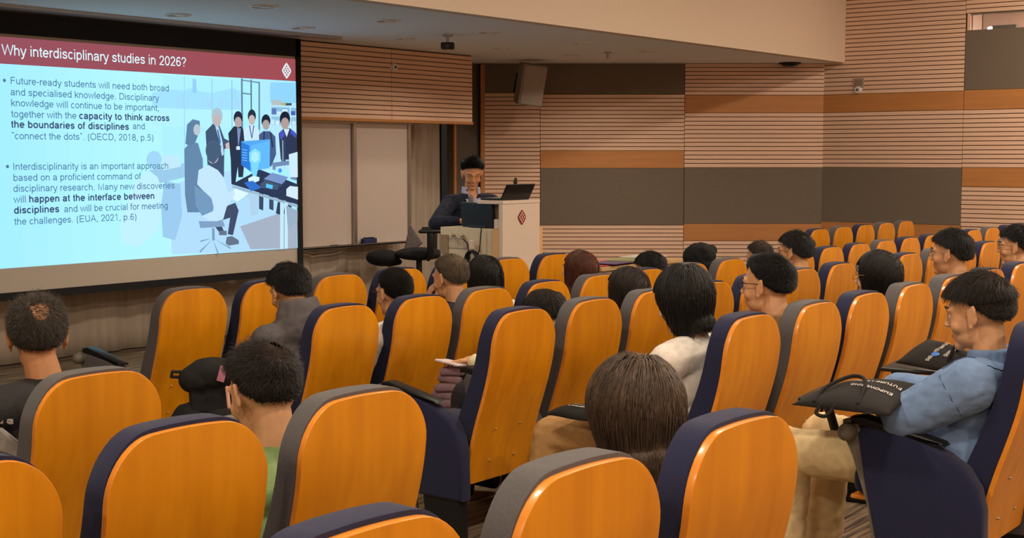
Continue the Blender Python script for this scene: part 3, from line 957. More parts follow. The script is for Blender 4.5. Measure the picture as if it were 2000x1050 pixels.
# ---------------------------------------------------------------- people
def skin_mat(name, col):
    m = mat(name, col, .5, .06, 25, bump=.05, bscale=90, spec=.35)
    b = m.node_tree.nodes['Principled BSDF']
    b.inputs['Subsurface Weight'].default_value = .08
    b.inputs['Subsurface Radius'].default_value = (.01, .004, .002)
    return m
SK1 = skin_mat('skin_warm', (214, 160, 118))
SK2 = skin_mat('skin_tan', (200, 142, 100))
SK3 = skin_mat('skin_fair', (228, 180, 146))
def hair_mat(name, col, rough=.5):
    m = mat(name, col, rough, .35, 60, (1, 1, .3), spec=.5)
    return m
H_black = hair_mat('hair_black', (26, 23, 22))
H_soft = hair_mat('hair_soft_black', (44, 36, 32))
H_brown = hair_mat('hair_brown', (80, 62, 48))
H_red = hair_mat('hair_auburn', (84, 44, 28))
H_grey = hair_mat('hair_grizzled', (92, 80, 66), .6)
H_salt = hair_mat('hair_dark_grey', (66, 58, 50), .55)
M_eye = mat('eye_white', (225, 215, 205), .2); M_iris = mat('iris_dark', (30, 20, 15), .2)
M_lip = mat('lip', (182, 116, 92), .5)

def remesh(m, vox, it=4):
    me = m.mesh('b')
    return smooth(bake(me, [('REMESH', dict(mode='VOXEL', voxel_size=vox)), ('SMOOTH', dict(factor=.5, iterations=it))]))

def wrinkle(me, amp, sc, seed=0.0, stretch=(1, 1, 1)):
    n = len(me.vertices)
    off = Vector((seed, seed * 1.7, seed * .3))
    nr = [v.normal.copy() for v in me.vertices]
    for v, nn in zip(me.vertices, nr):
        p = Vector((v.co.x * stretch[0], v.co.y * stretch[1], v.co.z * stretch[2])) * sc + off
        k = noise.noise(p) + .5 * noise.noise(p * 2.1)
        v.co += nn * (amp * (1 - abs(k) * 2))
    return me

def head_shapes(m, T, k=1.0, ears=True):
    """skull, face, ears, neck root; T maps head-local to the body mesh"""
    R = T.to_3x3()
    def E(c, r, rot=None):
        m.ell(T @ (Vector(c) * k), [u * k for u in r], R @ rot if rot is not None else R, 3)
    def K(a, b, r1, r2=None):
        m.caps(T @ (Vector(a) * k), T @ (Vector(b) * k), r1 * k, (r2 or r1) * k, 12)
    E((0, -.012, .025), (.076, .096, .088))
    E((0, .032, -.012), (.063, .060, .085))
    E((0, .026, -.068), (.053, .056, .046))
    E((0, .070, -.098), (.024, .02, .019))
    for s in (-1, 1):
        E((s * .036, .056, -.034), (.026, .026, .026))
        K((s * .012, .086, .022), (s * .046, .072, .02), .0125, .010)
        E((s * .011, .099, -.031), (.008, .009, .007))
        E((s * .031, .074, .009), (.016, .010, .007))
        if not ears:
            continue
        # ear: bowl and rim
        rot = Matrix.Rotation(s * .35, 3, 'Z') @ Matrix.Rotation(-.18, 3, 'X')
        E((s * .079, -.004, -.008), (.009, .019, .030), rot)
        pts = []
        for i in range(9):
            a = math.radians(-150 + i * 33)
            q = Vector((0, -.019 * math.cos(a - 1.2), .031 * math.sin(a + 1.0)))
            pts.append(Vector((s * .084, -.004, -.008)) + rot @ q)
        for a, b in zip(pts, pts[1:]):
            K(a, b, .0055)
        E((s * .078, .004, -.04), (.007, .009, .010))
    K((0, .086, .016), (0, .104, -.027), .0085, .0105)
    E((0, .081, -.058), (.024, .010, .007))
    E((0, .080, -.072), (.021, .010, .009))

def hand(m, wrist, d, n, curl=.5, side=1, k=1.0):
    """palm, four bent fingers, thumb; d = pointing direction, n = back-of-hand normal"""
    d = Vector(d).normalized(); n = Vector(n); n = (n - d * n.dot(d)).normalized()
    s = d.cross(n) * side
    w_ = Vector(wrist)
    R = Matrix((s, d, n)).transposed()
    m.ell(w_ + d * .048 * k, (.040 * k, .05 * k, .015 * k), R, 3)
    m.caps(w_ - d * .01, w_ + d * .03 * k, .026 * k, .024 * k)
    for i, (o, L) in enumerate(((-.031, .068), (-.0105, .078), (.0105, .073), (.031, .058))):
        p = w_ + d * (.088 - abs(o) * .25) * k + s * o * k
        a = 0
        dd = (d + s * o * 2.2).normalized()
        for j, fr in enumerate((.45, .32, .23)):
            a += curl * (.55 if j == 0 else .75)
            q = p + (dd * math.cos(a) - n * math.sin(a)) * (L * fr * k)
            m.caps(p, q, (.0088 - .0008 * j) * k, (.0080 - .0008 * j) * k, 10)
            p = q
    p = w_ + d * .022 * k - s * .030 * k
    for j, L in enumerate((.040, .030, .024)):
        q = p + (d * (.75 + .1 * j) - s * (.55 - .25 * j) - n * (.25 + .3 * curl * j)).normalized() * (L * k)
        m.caps(p, q, (.0125 - .0015 * j) * k, (.011 - .0015 * j) * k, 10)
        p = q

SC, SR = Vector((0, -.012, .022)), Vector((.0795, .0995, .093))

def hair_margin(d, L):
    """height of head-local unit directions above the hairline (negative: bare skin)"""
    d = np.asarray(d, float).reshape(-1, 3)
    n_, s_, f_ = L['nape'], L['side'], L['front']
    b = np.interp(d[:, 1], [-1, -.5, -.12, .1, .42, .75, 1.01], [n_, n_ + .10, s_ - .12, s_ + .12, .30, f_, f_ + .08])
    return d[:, 2] - b

def strands(T, style, count, seed, k=1.0, rad=.0011):
    g = np.random.default_rng(seed)
    roots, tries = [], 0
    L = style
    while len(roots) < count and tries < count * 12:
        tries += 1
        d = g.normal(size=3); d /= np.linalg.norm(d)
        mg_ = hair_margin(d, L)[0]
        if mg_ < 0 or (L['fade'] and g.random() > .35 + mg_ / L['fade']):
            continue
        if L.get('bald') and np.linalg.norm(d - np.array(L['bald'][0])) < L['bald'][1] * g.uniform(.75, 1.1) and g.random() < L['bald'][2]:
            continue
        roots.append(d)
    D = np.array(roots)
    mg = hair_margin(D, L)
    fd = np.clip(mg / L['fade'], .12, 1) if L['fade'] else np.ones(len(D))
    N = len(D)
    sc, sr = np.array(SC), np.array(SR)
    base = sc + D * sr
    nrm = D / sr; nrm /= np.linalg.norm(nrm, axis=1)[:, None]
    crown = np.array(L.get('crown', (0.05, -.5, .86))); crown = crown / np.linalg.norm(crown)
    flow = D - crown
    if L.get('part') is not None:      # side parting: hair falls away from the line
        flow = flow * np.array([1, 1, 1]) + np.stack([np.sign(D[:, 0] - L['part']) * .6, D[:, 1] * 0 + L.get('fwd', .2), D[:, 0] * 0], 1)
    flow += np.array(L.get('comb', (0, 0, 0)))
    flow -= nrm * (flow * nrm).sum(1)[:, None]
    flow /= np.linalg.norm(flow, axis=1)[:, None] + 1e-6
    top = np.clip((D[:, 2] - L.get('t0', .2)) / .5, 0, 1)
    length = L['len0'] + (L['len1'] - L['len0']) * top
    length = length * g.uniform(.7, 1.2, N) * fd
    if L.get('cut') is not None:
        length = np.full(N, .6)
    lift = L['lift'] * (.4 + .6 * top) * g.uniform(.5, 1.5, N) * fd
    dirv = flow + nrm * lift[:, None] + g.normal(size=(N, 3)) * L.get('mess', .12)
    dirv /= np.linalg.norm(dirv, axis=1)[:, None]
    K = L.get('K', 5)
    Rw = np.array(T.to_3x3())
    down = Rw.T @ np.array([0, 0, -1.0])
    grav = L.get('grav', .05)
    lvl = 1 + (L.get('vol', .05)) * g.uniform(.2, 1.0, N)
    hugz = -.012 + g.uniform(-.045, .04, N)
    pts = [base.copy()]
    p = base.copy()
    step = length / (K - 1)
    if L.get('cut') is not None:
        step = np.full(N, L['cstep'])
        alive = np.ones(N, bool)
        cutz = L['cut'] + L.get('cutslope', 0) * D[:, 1] + g.normal(size=N) * L.get('cutvar', .008)
    for i in range(K - 1):
        dirv = dirv * (1 - grav) + down * grav + g.normal(size=(N, 3)) * L.get('frizz', .02)
        dirv /= np.linalg.norm(dirv, axis=1)[:, None]
        q = p + dirv * step[:, None]
        e_ = (q - sc) / sr
        r_ = np.linalg.norm(e_, axis=1)
        ins = (r_ < lvl) & (q[:, 2] > -.075)
        if L.get('cut') is not None:
            ins = q[:, 2] > hugz
            fall = ~ins
            dirv[fall] = dirv[fall] * .45 + down * .55
            q[fall] = p[fall] + dirv[fall] / np.linalg.norm(dirv[fall], axis=1)[:, None] * step[fall][:, None]
            cl = L.get('curl', .985)
            q[fall, 0] *= cl; q[fall, 1] = (q[fall, 1] + .02) * cl - .02
        q2 = sc + e_ / r_[:, None] * lvl[:, None] * sr
        q[ins] = q2[ins]
        # neck and jaw clearance
        if L.get('cut') is not None:
            rad2 = np.sqrt((q[:, 0] / 1.0) ** 2 + ((q[:, 1] + .02) / 1.15) ** 2)
            lim = L.get('neck', .07)
            low = (q[:, 2] <= -.075) & (rad2 < lim)
            f_ = (lim / np.maximum(rad2, 1e-4))
            q[low, 0] *= f_[low]; q[low, 1] = (q[low, 1] + .02) * f_[low] - .02
            stop = q[:, 2] < cutz
            q[stop] = p[stop]
            if L.get('face', True):
                fc = (q[:, 1] > L.get('fy', .045)) & (q[:, 2] < L.get('fz', .055)) & (np.abs(q[:, 0]) < .062)
                q[fc] = p[fc]
        dv = q - p
        nn = np.linalg.norm(dv, axis=1)
        mv = nn > 1e-6
        dirv[mv] = dv[mv] / nn[mv][:, None]
        p = q
        pts.append(p.copy())
    Pt = np.stack(pts, 1) * k                        # N,K,3
    tan = np.gradient(Pt, axis=1)
    tan /= np.linalg.norm(tan, axis=2)[..., None] + 1e-9
    side = np.cross(tan, np.broadcast_to(nrm[:, None, :], tan.shape))
    side /= np.linalg.norm(side, axis=2)[..., None] + 1e-9
    oth = np.cross(tan, side)
    taper = np.linspace(1, L.get('tip', .35), K)[None, :, None] * (rad * k) * g.uniform(.7, 1.3, N)[:, None, None]
    V = []
    for a in (0, 2.094, 4.189):
        V.append(Pt + (side * math.cos(a) + oth * math.sin(a)) * taper)
    V = np.stack(V, 2)                               # N,K,3,3
    verts = V.reshape(-1, 3)
    Rm = np.array(T.to_3x3()); tr = np.array(T.translation)
    verts = verts @ Rm.T + tr
    idx = np.arange(N * K * 3).reshape(N, K, 3)
    qs = []
    for j in range(3):
        a = idx[:, :-1, j]; b_ = idx[:, :-1, (j + 1) % 3]; c_ = idx[:, 1:, (j + 1) % 3]; d_ = idx[:, 1:, j]
        qs.append(np.stack([a, b_, c_, d_], -1).reshape(-1, 4))
    return verts, np.concatenate(qs)

def hair_cap(T, L, seed, k=1.0):
    bm = bmesh.new()
    bmesh.ops.create_icosphere(bm, subdivisions=5, radius=1)
    bad = []
    for v in bm.verts:
        d = v.co.normalized()
        mg_ = hair_margin(d, L)[0]
        ok = mg_ > .02
        if ok and L.get('bald') and (d - Vector(L['bald'][0])).length < L['bald'][1] * (.8 + .5 * noise.noise(d * 9)):
            ok = False
        if not ok:
            bad.append(v)
        top = min(1, max(0, (d.z - L.get('t0', .2)) / .5))
        fd = min(1, max(.05, mg_ / L['fade'])) if L['fade'] else 1
        th = (L['cap0'] + (L['cap1'] - L['cap0']) * top + .0025 * noise.noise(d * 6 + Vector((seed, 0, 0)))) * fd
        v.co = T @ ((SC + Vector((d.x * SR.x, d.y * SR.y, d.z * SR.z)) + d * th) * k)
    bmesh.ops.delete(bm, geom=bad, context='VERTS')
    me = bpy.data.meshes.new('cap')
    bm.to_mesh(me); bm.free()
    return me

def scalp_mat(m):
    n = m.name + '_undercoat'
    if n not in MATS:
        c = m.copy(); c.name = n
        b = c.node_tree.nodes['Principled BSDF']
        b.inputs['Roughness'].default_value = .95
        b.inputs['Specular IOR Level'].default_value = .05
        MATS[n] = c
    return MATS[n]

def hair(parent, T, L, m, count, seed, k=1.0, rad=.0011):
    cap = hair_cap(T, L, seed, k)
    V, Q = strands(T, L, count, seed, k, rad)
    cv = np.array([v.co[:] for v in cap.vertices]).reshape(-1, 3)
    cf = [tuple(p.vertices) for p in cap.polygons]
    me = bpy.data.meshes.new('hair')
    fs = cf + [tuple(q) for q in (Q + len(cv)).tolist()]
    me.from_pydata(np.concatenate([cv, V]).tolist() if len(cv) else V.tolist(), [], fs)
    me.update()
    o = obj('hair', smooth(me), [m, scalp_mat(m)], parent)
    for p in me.polygons[:len(cf)]:
        p.material_index = 1
    return o

SHORT = dict(front=.52, side=-.16, nape=-.70, fade=.5, len0=.016, len1=.042, lift=.20, mess=.13, cap0=.004, cap1=.010, K=5, grav=.06, vol=.06, t0=.2, comb=(0, .25, 0))
FADE = dict(SHORT, fade=.75, len0=.010, len1=.036, cap0=.003, cap1=.014, t0=.3, nape=-.66)
MOP = dict(SHORT, fade=.45, len0=.026, len1=.058, lift=.17, cap0=.006, cap1=.013, front=.44, side=-.2, nape=-.76, grav=.18, vol=.09, K=7, mess=.17)
BOB = dict(front=.40, side=-.3, nape=-.80, fade=0, len0=.2, len1=.2, lift=.06, mess=.05, cap0=.006, cap1=.008, K=18, cstep=.0175, cut=-.115, cutslope=-.015, cutvar=.008, grav=.10, vol=.15, t0=.2, part=.15, frizz=.012, neck=.075, tip=.5, curl=.98)
LONG = dict(BOB, cut=-.30, cutvar=.02, K=26, cstep=.018, neck=.085, vol=.14, curl=.997)

def glasses(parent, T, col, k=1.0, rimless=False):
    m = MB()
    for s in (-1, 1):
        ring = [T @ (Vector((s * .033 + .025 * math.cos(a), .098 - .006 * abs(math.cos(a)) * 0, .004 + .019 * math.sin(a))) * k) for a in [2 * math.pi * i / 16 for i in range(17)]]
        m.tube(ring, .0016 * k, 6)
        m.tube([T @ (Vector(p) * k) for p in ((s * .058, .096, .010), (s * .078, .06, .010), (s * .086, .0, .008), (s * .083, -.02, -.006))], .0016 * k, 6)
    m.tube([T @ (Vector((-.009, .1, .008)) * k), T @ (Vector((.009, .1, .008)) * k)], .0016 * k, 6)
    return m.build('glasses', col, parent, smooth=True)

def face_bits(parent, T, k=1.0, hairm=None, closed=False):
    m = MB()
    for s in (-1, 1):
        m.ell(T @ (Vector((s * .031, .073, .001)) * k), [u * k for u in (.0125, .0125, .0125 if not closed else .009)], T.to_3x3(), 2)
        if not closed:
            m.ell(T @ (Vector((s * .031, .0835, .001)) * k), [u * k for u in (.0055, .003, .0055)], T.to_3x3(), 2, mi=1)
    m.build('eyes', [M_eye, M_iris] if not closed else [SK2, M_iris], parent, smooth=True)
    m = MB()
    for s in (-1, 1):
        m.tube([T @ (Vector(p) * k) for p in ((s * .014, .095, .027), (s * .032, .090, .032), (s * .050, .077, .028))], .0030 * k, 6)
    m.build('eyebrows', hairm or H_black, parent, smooth=True)
    m = MB()
    m.tube([T @ (Vector(p) * k) for p in ((-.019, .085, -.065), (0, .0905, -.0645), (.019, .085, -.065))], .0028 * k, 8)
    m.build('lips', M_lip, parent, smooth=True)

def person(label, seat, fl, headp, hyaw=0, hpitch=0, hroll=0, byaw=0, skin=SK1, style=SHORT, hairm=H_black, nhair=1890, rad=0.00087, shirt=None, sleeve='short', pants=None, arms=None, knees=None, ankles=None,
           k=1.0, vox=.0075, face=True, eyes=False, wear=None, hood=False, collar=None, hip_fwd=.24, shoe=None, closed=False, sh_w=.185, sh_drop=.0, lean=0, hip_z=.50, loose=1.0, open_neck=False):
    """seat = plan position of the back panel, fl = floor height, headp = centre of the skull"""
    u = Vector((math.sin(byaw), math.cos(byaw), 0)); r = Vector((math.cos(byaw), -math.sin(byaw), 0)); z = Vector((0, 0, 1))
    H = Vector((seat[0], seat[1], fl)) + u * hip_fwd + z * hip_z
    root = thing('person', label, 'person', (H.x, H.y, fl))
    O = Vector(root.location)
    T = Matrix.Translation(Vector(headp) - O) @ Matrix.Rotation(-hyaw, 4, 'Z') @ Matrix.Rotation(hpitch, 4, 'X') @ Matrix.Rotation(hroll, 4, 'Y')
    hb = Vector(headp) - O
    H = H - O
    neckU = T @ Vector((0, -.028, -.055))
    N = hb - u * (.045 + lean) - z * .155 * k
    N = N + (Vector((H.x, H.y, 0)) - Vector((N.x, N.y, 0))).dot(r) * r * .25
    SH = N - z * (.055 + sh_drop)
    Sl, Sr = SH - r * sh_w, SH + r * sh_w
    Kn = knees or [H + u * .43 - r * .10 - z * .02, H + u * .43 + r * .10 - z * .02]
    if knees:
        Kn = [Vector(a) - O for a in knees]
    An = [Vector(a) - O for a in ankles] if ankles else [Vector((a.x, a.y, .09)) + u * .03 for a in Kn]
    An = [Vector((a.x, a.y, max(a.z, .085))) for a in An]
    if arms is None:
        arms = [None, None]
    AR = []
    for s, S_, a, kn in ((-1, Sl, arms[0], Kn[0]), (1, Sr, arms[1], Kn[1])):
        if a is None:
            el = S_ + r * s * .03 + u * .07 - z * (S_.z - H.z - .05) * .85
            wr_ = H.lerp(kn, .62) + z * .10 - r * s * .02
            hd, hn, cu, sd = (u * .8 - r * s * .5 - z * .25), z, .35, s
        else:
            el, wr_ = Vector(a[0]) - O, Vector(a[1]) - O
            hd, hn, cu = Vector(a[2]), Vector(a[3]), a[4]
        AR.append((s, S_, el, wr_, hd, hn, cu))
    # ---- the body: one continuous surface
    m = MB()
    head_shapes(m, T, k, style is not None and not style.get('cut'))
    m.caps(neckU, N + z * .005, .050 * k, .056 * k)
    m.caps(N, SH, .062, .085)
    m.caps(Sl, Sr, .055, .055)
    for (s, S_, el, wr_, hd, hn, cu) in AR:
        m.caps(SH + r * s * .06, S_, .07, .058)
        m.caps(S_, el, .048, .040)
        m.caps(el, wr_, .040, .026)
        hand(m, wr_, hd, hn, cu, s)
    ch = SH.lerp(H, .35)
    Rb = Matrix((r, u, z)).transposed()
    m.ell(ch, (.155, .10, max(.12, (SH - H).length * .36)), Rb)
    m.caps(ch, H + z * .02, .115, .12)
    m.caps(H - r * .07, H + r * .07, .115, .115)
    for kn, an, s in zip(Kn, An, (-1, 1)):
        m.caps(H + r * s * .085 - z * .01, kn, .082, .056)
        m.caps(kn, an, .054, .038)
        m.caps(an - z * .04, an + u * .13 - z * .055, .034, .028)
    body = obj('body', remesh(m, vox), skin, root)
    # ---- clothing
    if shirt is not None:
        m = MB()
        m.caps(N - z * (.115 if open_neck else .03), SH - z * (.04 if open_neck else 0), .082, .10)
        m.caps(Sl, Sr, .070, .070)
        m.ell(ch, (.178, .122, max(.14, (SH - H).length * .40)), Rb)
        m.caps(ch, H + z * .03, .138, .138)
        m.caps(H - r * .06 + z * .03, H + r * .06 + z * .03, .142, .142)
        for (s, S_, el, wr_, hd, hn, cu) in AR:
            m.caps(SH + r * s * .06, S_, .085, .074 * (1 + (loose - 1) * .6))
            if sleeve == 'short':
                m.caps(S_, S_.lerp(el, .72), .068, .060)
            else:
                m.caps(S_, el, .068 * loose, .056 * loose)
                m.caps(el, el.lerp(wr_, .93), .056 * loose, .040 * loose)
        if hood:
            B = N - u * .07 - z * .0
            for a in range(-4, 5):
                t = a / 4 * 1.25
                p_ = N + r * math.sin(t) * .095 - u * (math.cos(t) * .095 - .01) + z * (.10 + .015 * math.cos(t))
                q_ = N + r * math.sin(t) * .11 - u * (math.cos(t) * .13 - .01) - z * .03
                m.caps(p_, q_, .026, .055)
        me = remesh(m, max(.010, vox), 3)
        wrinkle(me, .0035, 9, abs(headp[0]) * 3, (1, 1, 1.6))
        wrinkle(me, .002, 26, abs(headp[0]) * 5, (.6, .6, 1.5))
        obj('shirt', me, shirt, root)
        if collar is not None:
            m = MB()
            pts = [N + r * math.sin(t) * .072 - u * math.cos(t) * .068 + z * (.015 - .01 * (1 - math.cos(t)) * .5) for t in [(-2.4 + 4.8 * i / 14) for i in range(15)]]
            for a, b_ in zip(pts, pts[1:]):
                m.caps(a + z * .028, a - z * .012, .010, .014, 8)
                m.caps(a + z * .028, b_ + z * .028, .010, .010, 8)
                m.caps(a - z * .01, b_ - z * .01, .014, .014, 8)
            obj('collar', remesh(m, .006, 2), collar, root)
    if pants is not None:
        m = MB()
        m.caps(H - r * .07, H + r * .07, .128, .128)
        for kn, an, s in zip(Kn, An, (-1, 1)):
            m.caps(H + r * s * .085 - z * .01, kn, .100, .078)
            m.caps(kn, an + z * .02, .076 * (1 + (loose - 1) * .5), .062 * loose)
        me = remesh(m, .011, 3)
        wrinkle(me, .004, 9, abs(headp[1]) * 5, (1, 1, 1))
        wrinkle(me, .0025, 24, abs(headp[1]) * 3, (.5, 1.2, 1.2))
        obj('trousers', me, pants, root)
    for an, s in zip(An, (-1, 1)):
        m = MB()
        m.caps(an - z * .045 - u * .02, an + u * .15 - z * .052, .042, .036)
        m.caps(an - z * .065 - u * .03, an + u * .17 - z * .068, .03, .024)
        obj('shoe', remesh(m, .008, 2), shoe or M_blackp, root)
    if style is not None:
        hair(root, T, style, hairm, nhair, int(abs(headp[0] * 1000)) + 3, k, rad)
    if eyes:
        face_bits(root, T, k, hairm, closed)
    if wear is not None:
        glasses(root, T, wear, k)
    return root, T

def cloth(name, col, **kw):
    return mat(name, col, .9, .1, 40, bump=.12, bscale=220, **kw)
P_dark = cloth('dark_trousers', (40, 40, 48)); P_blue = cloth('blue_jeans', (56, 68, 96))
P_tan = cloth('tan_trousers', (176, 134, 84)); P_cream = cloth('cream_trousers', (214, 188, 142))
T_black = cloth('black_tee', (40, 37, 38)); T_green = cloth('sage_tee', (122, 146, 92)); T_white = cloth('white_tee', (232, 222, 212))
T_hood = cloth('grey_hoodie', (92, 86, 88)); T_navy = cloth('navy_shirt', (34, 36, 52)); T_cream = cloth('cream_top', (226, 218, 178))
T_olive = cloth('olive_shirt', (146, 140, 112)); T_brown = cloth('brown_shirt', (150, 116, 86)); T_grey = cloth('grey_tee', (150, 140, 136))
T_denim = cloth('denim_shirt', (112, 138, 178)); T_pale = cloth('pale_top', (196, 184, 172))
G_black = mat('black_frames', (20, 18, 18), .3); G_gold = mat('gold_frames', (214, 170, 110), .25, metal=.8); G_wire = mat('wire_frames', (150, 130, 110), .3, metal=.7)
R_ = math.radians

def seatR(r, n):
    return (TC + n * SP, DR[r])
def seatL(r):
    return LP[r]

pl, Tl = person('man with thinning grey-black hair and black T-shirt at the left edge, seen from behind', seatL(3), FZ[3], (2.455, 3.753, 1.10), byaw=R_(2.6), hyaw=R_(31), hpitch=R_(0), skin=SK2,
                style=dict(SHORT, len0=.022, len1=.034, lift=.25, bald=((.10, -.72, .69), .40, .72), mess=.6, cap0=.004, cap1=.004, crown=(.1, -.5, .85), comb=(.4, 0, 0)), hairm=H_salt, nhair=7560, rad=0.00068, shirt=T_black, pants=P_dark, vox=.006, k=1.02)
person('boy in sage green T-shirt with short black hair and a crown swirl', seatL(4), FZ[4], (2.468, 2.742, 1.028), byaw=R_(2.6), hyaw=R_(8), hpitch=R_(-14), skin=SK1,
       style=dict(SHORT, fade=.65, len0=.020, len1=.05, bald=((.1, -.60, .80), .15, .5), crown=(.1, -.60, .80), mess=.2, lift=.32, cap0=.004, cap1=.012, nape=-.70), hairm=H_soft, nhair=10920, rad=0.00062, shirt=T_green, pants=P_dark, vox=.006, k=1.06)
person('person with a brown chin-length bob and pale top, near the camera at the aisle', seatL(5), FZ[5], (2.507, 1.597, 1.092), byaw=R_(2.6), hyaw=R_(14), hpitch=R_(-12), skin=SK1,
       style=dict(BOB, cut=-.13, cutslope=.02, cutvar=.028, vol=.19, frizz=.016, mess=.09, curl=.968, part=None, crown=(.1, -.25, .96)), hairm=H_brown, nhair=13650, rad=0.00074, shirt=T_pale, pants=P_dark, vox=.006, k=1.05)
person('boy with messy black hair in a charcoal hoodie, before the screen corner', seatR(2, 0), 0, (4.557, 4.868, 1.012), hyaw=R_(10), hpitch=R_(-18), style=dict(MOP), hairm=H_black, nhair=6300, rad=0.00081, shirt=T_hood, sleeve='long', pants=P_dark, hood=True, k=1.05, vox=.006)
person('boy with glasses and fade haircut in a white shirt', seatR(2, 1), 0, (5.087, 4.67, .972), hyaw=R_(8), hpitch=R_(-4), style=FADE, hairm=H_black, nhair=6300, rad=0.00068, shirt=T_white, pants=P_dark, wear=G_black, k=1.0, vox=.006)
person('man with cropped grizzled hair resting his cheek on his hand', seatR(2, 2), 0, (5.617, 4.749, 1.008), hyaw=R_(0), hpitch=R_(-6), style=dict(SHORT, len0=.010, len1=.03, mess=.3), hairm=H_grey, nhair=6720, rad=0.00068, shirt=T_navy, pants=P_dark, vox=.005,
       arms=[((5.52, 5.0, .64), (5.585, 4.895, .865), (.15, -.35, .9), (-.7, .6, .1), .9), None], k=1.0)
person('woman with long straight black hair beside the grizzled man', seatR(2, 3), 0, (6.147, 4.94, .965), hyaw=R_(4), hpitch=R_(-10), style=LONG, hairm=H_black, nhair=4620, rad=0.00099, shirt=T_white, pants=P_dark, k=1.02)
person('woman with auburn brown hair in front of the poster table', seatR(2, 4), 0, (6.677, 4.64, .982), hyaw=R_(-8), hpitch=R_(2), skin=SK3, style=dict(LONG, cut=-.22), hairm=H_red, nhair=4620, rad=0.00099, shirt=T_black, pants=P_dark, eyes=True, k=1.0)
person('person in a cream top bent low behind the aisle-end chair, phone in hand', seatR(3, 1), FZ[3], (5.087, 3.726, .915), hyaw=R_(-6), hpitch=R_(-32), style=MOP, hairm=H_soft, nhair=5460, rad=0.00087, shirt=T_cream, sleeve='long', pants=P_dark, vox=.005,
       arms=[((5.00, 3.86, .60), (5.10, 4.165, .672), (-.15, .95, -.12), (.1, .12, .98), .25), None])
person('woman with dark centre-parted hair below the poster table', seatR(3, 2), FZ[3], (5.617, 3.621, 1.0), hyaw=R_(-4), hpitch=R_(-2), skin=SK3, style=dict(LONG, cut=-.25, part=0.0), hairm=H_soft, nhair=5460, rad=0.00093, shirt=T_black, pants=P_dark)
person('woman in white T-shirt and tan trousers with a black bob, looking down', seatR(4, 0), FZ[4], (4.557, 2.68, 1.108), hyaw=R_(-4), hpitch=R_(-20), skin=SK3, style=dict(BOB, cut=-.135, cutslope=-.008, cutvar=.012, neck=.062, curl=.97, vol=.2, part=None, crown=(.0, -.35, .93), nape=-.55), hairm=H_black, nhair=10920, rad=0.00081, shirt=T_white, pants=P_tan, vox=.006, k=1.05,
       knees=[(4.38, 3.17, .545), (4.64, 3.17, .55)], ankles=[(4.36, 3.24, .13), (4.62, 3.24, .13)], hip_fwd=.30)
person('person with black hair propping the head on a hand, by the poster table', seatR(2, 6), 0, (7.737, 4.807, .905), hyaw=R_(-6), hpitch=R_(-14), style=dict(MOP), hairm=H_black, nhair=3150, rad=0.00112, shirt=T_black, pants=P_dark, vox=.005,
       arms=[((7.62, 4.95, .62), (7.70, 4.90, .84), (.15, -.4, .9), (-.5, .8, .3), .9), None])
cp, Tc = person('person wearing a black headcover near the front slats', seatR(2, 7), 0, (8.267, 4.757, .932), hyaw=R_(0), hpitch=R_(-8), style=None, shirt=T_black, sleeve='long', pants=P_dark)
m = MB()
R3 = Tc.to_3x3()
m.ell(Tc @ Vector((0, -.025, .035)), (.098, .118, .098), R3); m.ell(Tc @ Vector((0, -.06, -.06)), (.088, .085, .11), R3); m.ell(Tc @ Vector((.0, -.05, -.15)), (.12, .11, .07), R3)
m.ell(Tc @ Vector((0, .02, -.10)), (.075, .07, .06), R3); m.caps(Tc @ Vector((-.05, -.09, .07)), Tc @ Vector((.05, -.1, .07)), .035)
obj('headcover', wrinkle(remesh(m, .008, 3), .004, 14), cloth('black_headcover', (18, 17, 18)), cp)
person('person with grey-black hair hidden behind the balding man in glasses', seatR(2, 9), 0, (9.327, 4.83, .90), hyaw=R_(0), hpitch=R_(-8), style=SHORT, hairm=H_salt, nhair=1890, rad=0.00124, shirt=T_navy, pants=P_dark)
person('balding man with black-rimmed glasses in a brown collared shirt', seatR(4, 1), FZ[4], (5.087, 2.597, 1.13), hyaw=R_(-4), hpitch=R_(-2), style=dict(SHORT, front=.66, len0=.018, len1=.03, lift=.12, mess=.1, cap0=.006, cap1=.008, side=-.18, nape=-.66), hairm=H_black, nhair=9660, rad=0.00068, shirt=T_brown, pants=P_dark, wear=G_black, collar=T_brown, vox=.0055, eyes=True, k=1.04)
person('young man with thick black hair and olive collar near the far corner', seatR(3, 6), FZ[3], (7.737, 3.765, 1.075), hyaw=R_(-4), hpitch=R_(-4), style=MOP, hairm=H_black, nhair=5040, rad=0.00093, shirt=T_olive, pants=P_dark, wear=G_wire, collar=T_olive, eyes=True)
person('woman with short black bob and gold-rimmed glasses', seatR(4, 3), FZ[4], (6.147, 2.565, 1.095), hyaw=R_(-4), hpitch=R_(-3), skin=SK3, style=dict(BOB, cut=-.10, cutslope=.03, nape=-.75, cutvar=.01), hairm=H_black, nhair=7560, rad=0.00087, shirt=T_black, pants=P_dark, wear=G_gold, eyes=True, k=1.0)
person('young man in profile with glasses, chin stubble and full black hair', seatR(4, 5), FZ[4], (7.207, 2.603, 1.145), hyaw=R_(-6), hpitch=R_(-3), style=dict(MOP, len1=.055, side=-.1), hairm=H_black, nhair=7560, rad=0.00087, shirt=T_grey, pants=P_dark, wear=G_wire, eyes=True, vox=.0055)
person('man with glasses cut off by the right edge of the photo', seatR(4, 7), FZ[4], (8.33, 2.61, 1.125), hyaw=R_(-10), hpitch=R_(-4), style=MOP, hairm=H_black, nhair=3780, rad=0.00099, shirt=T_grey, pants=P_dark, wear=G_wire, eyes=True, vox=.0055)
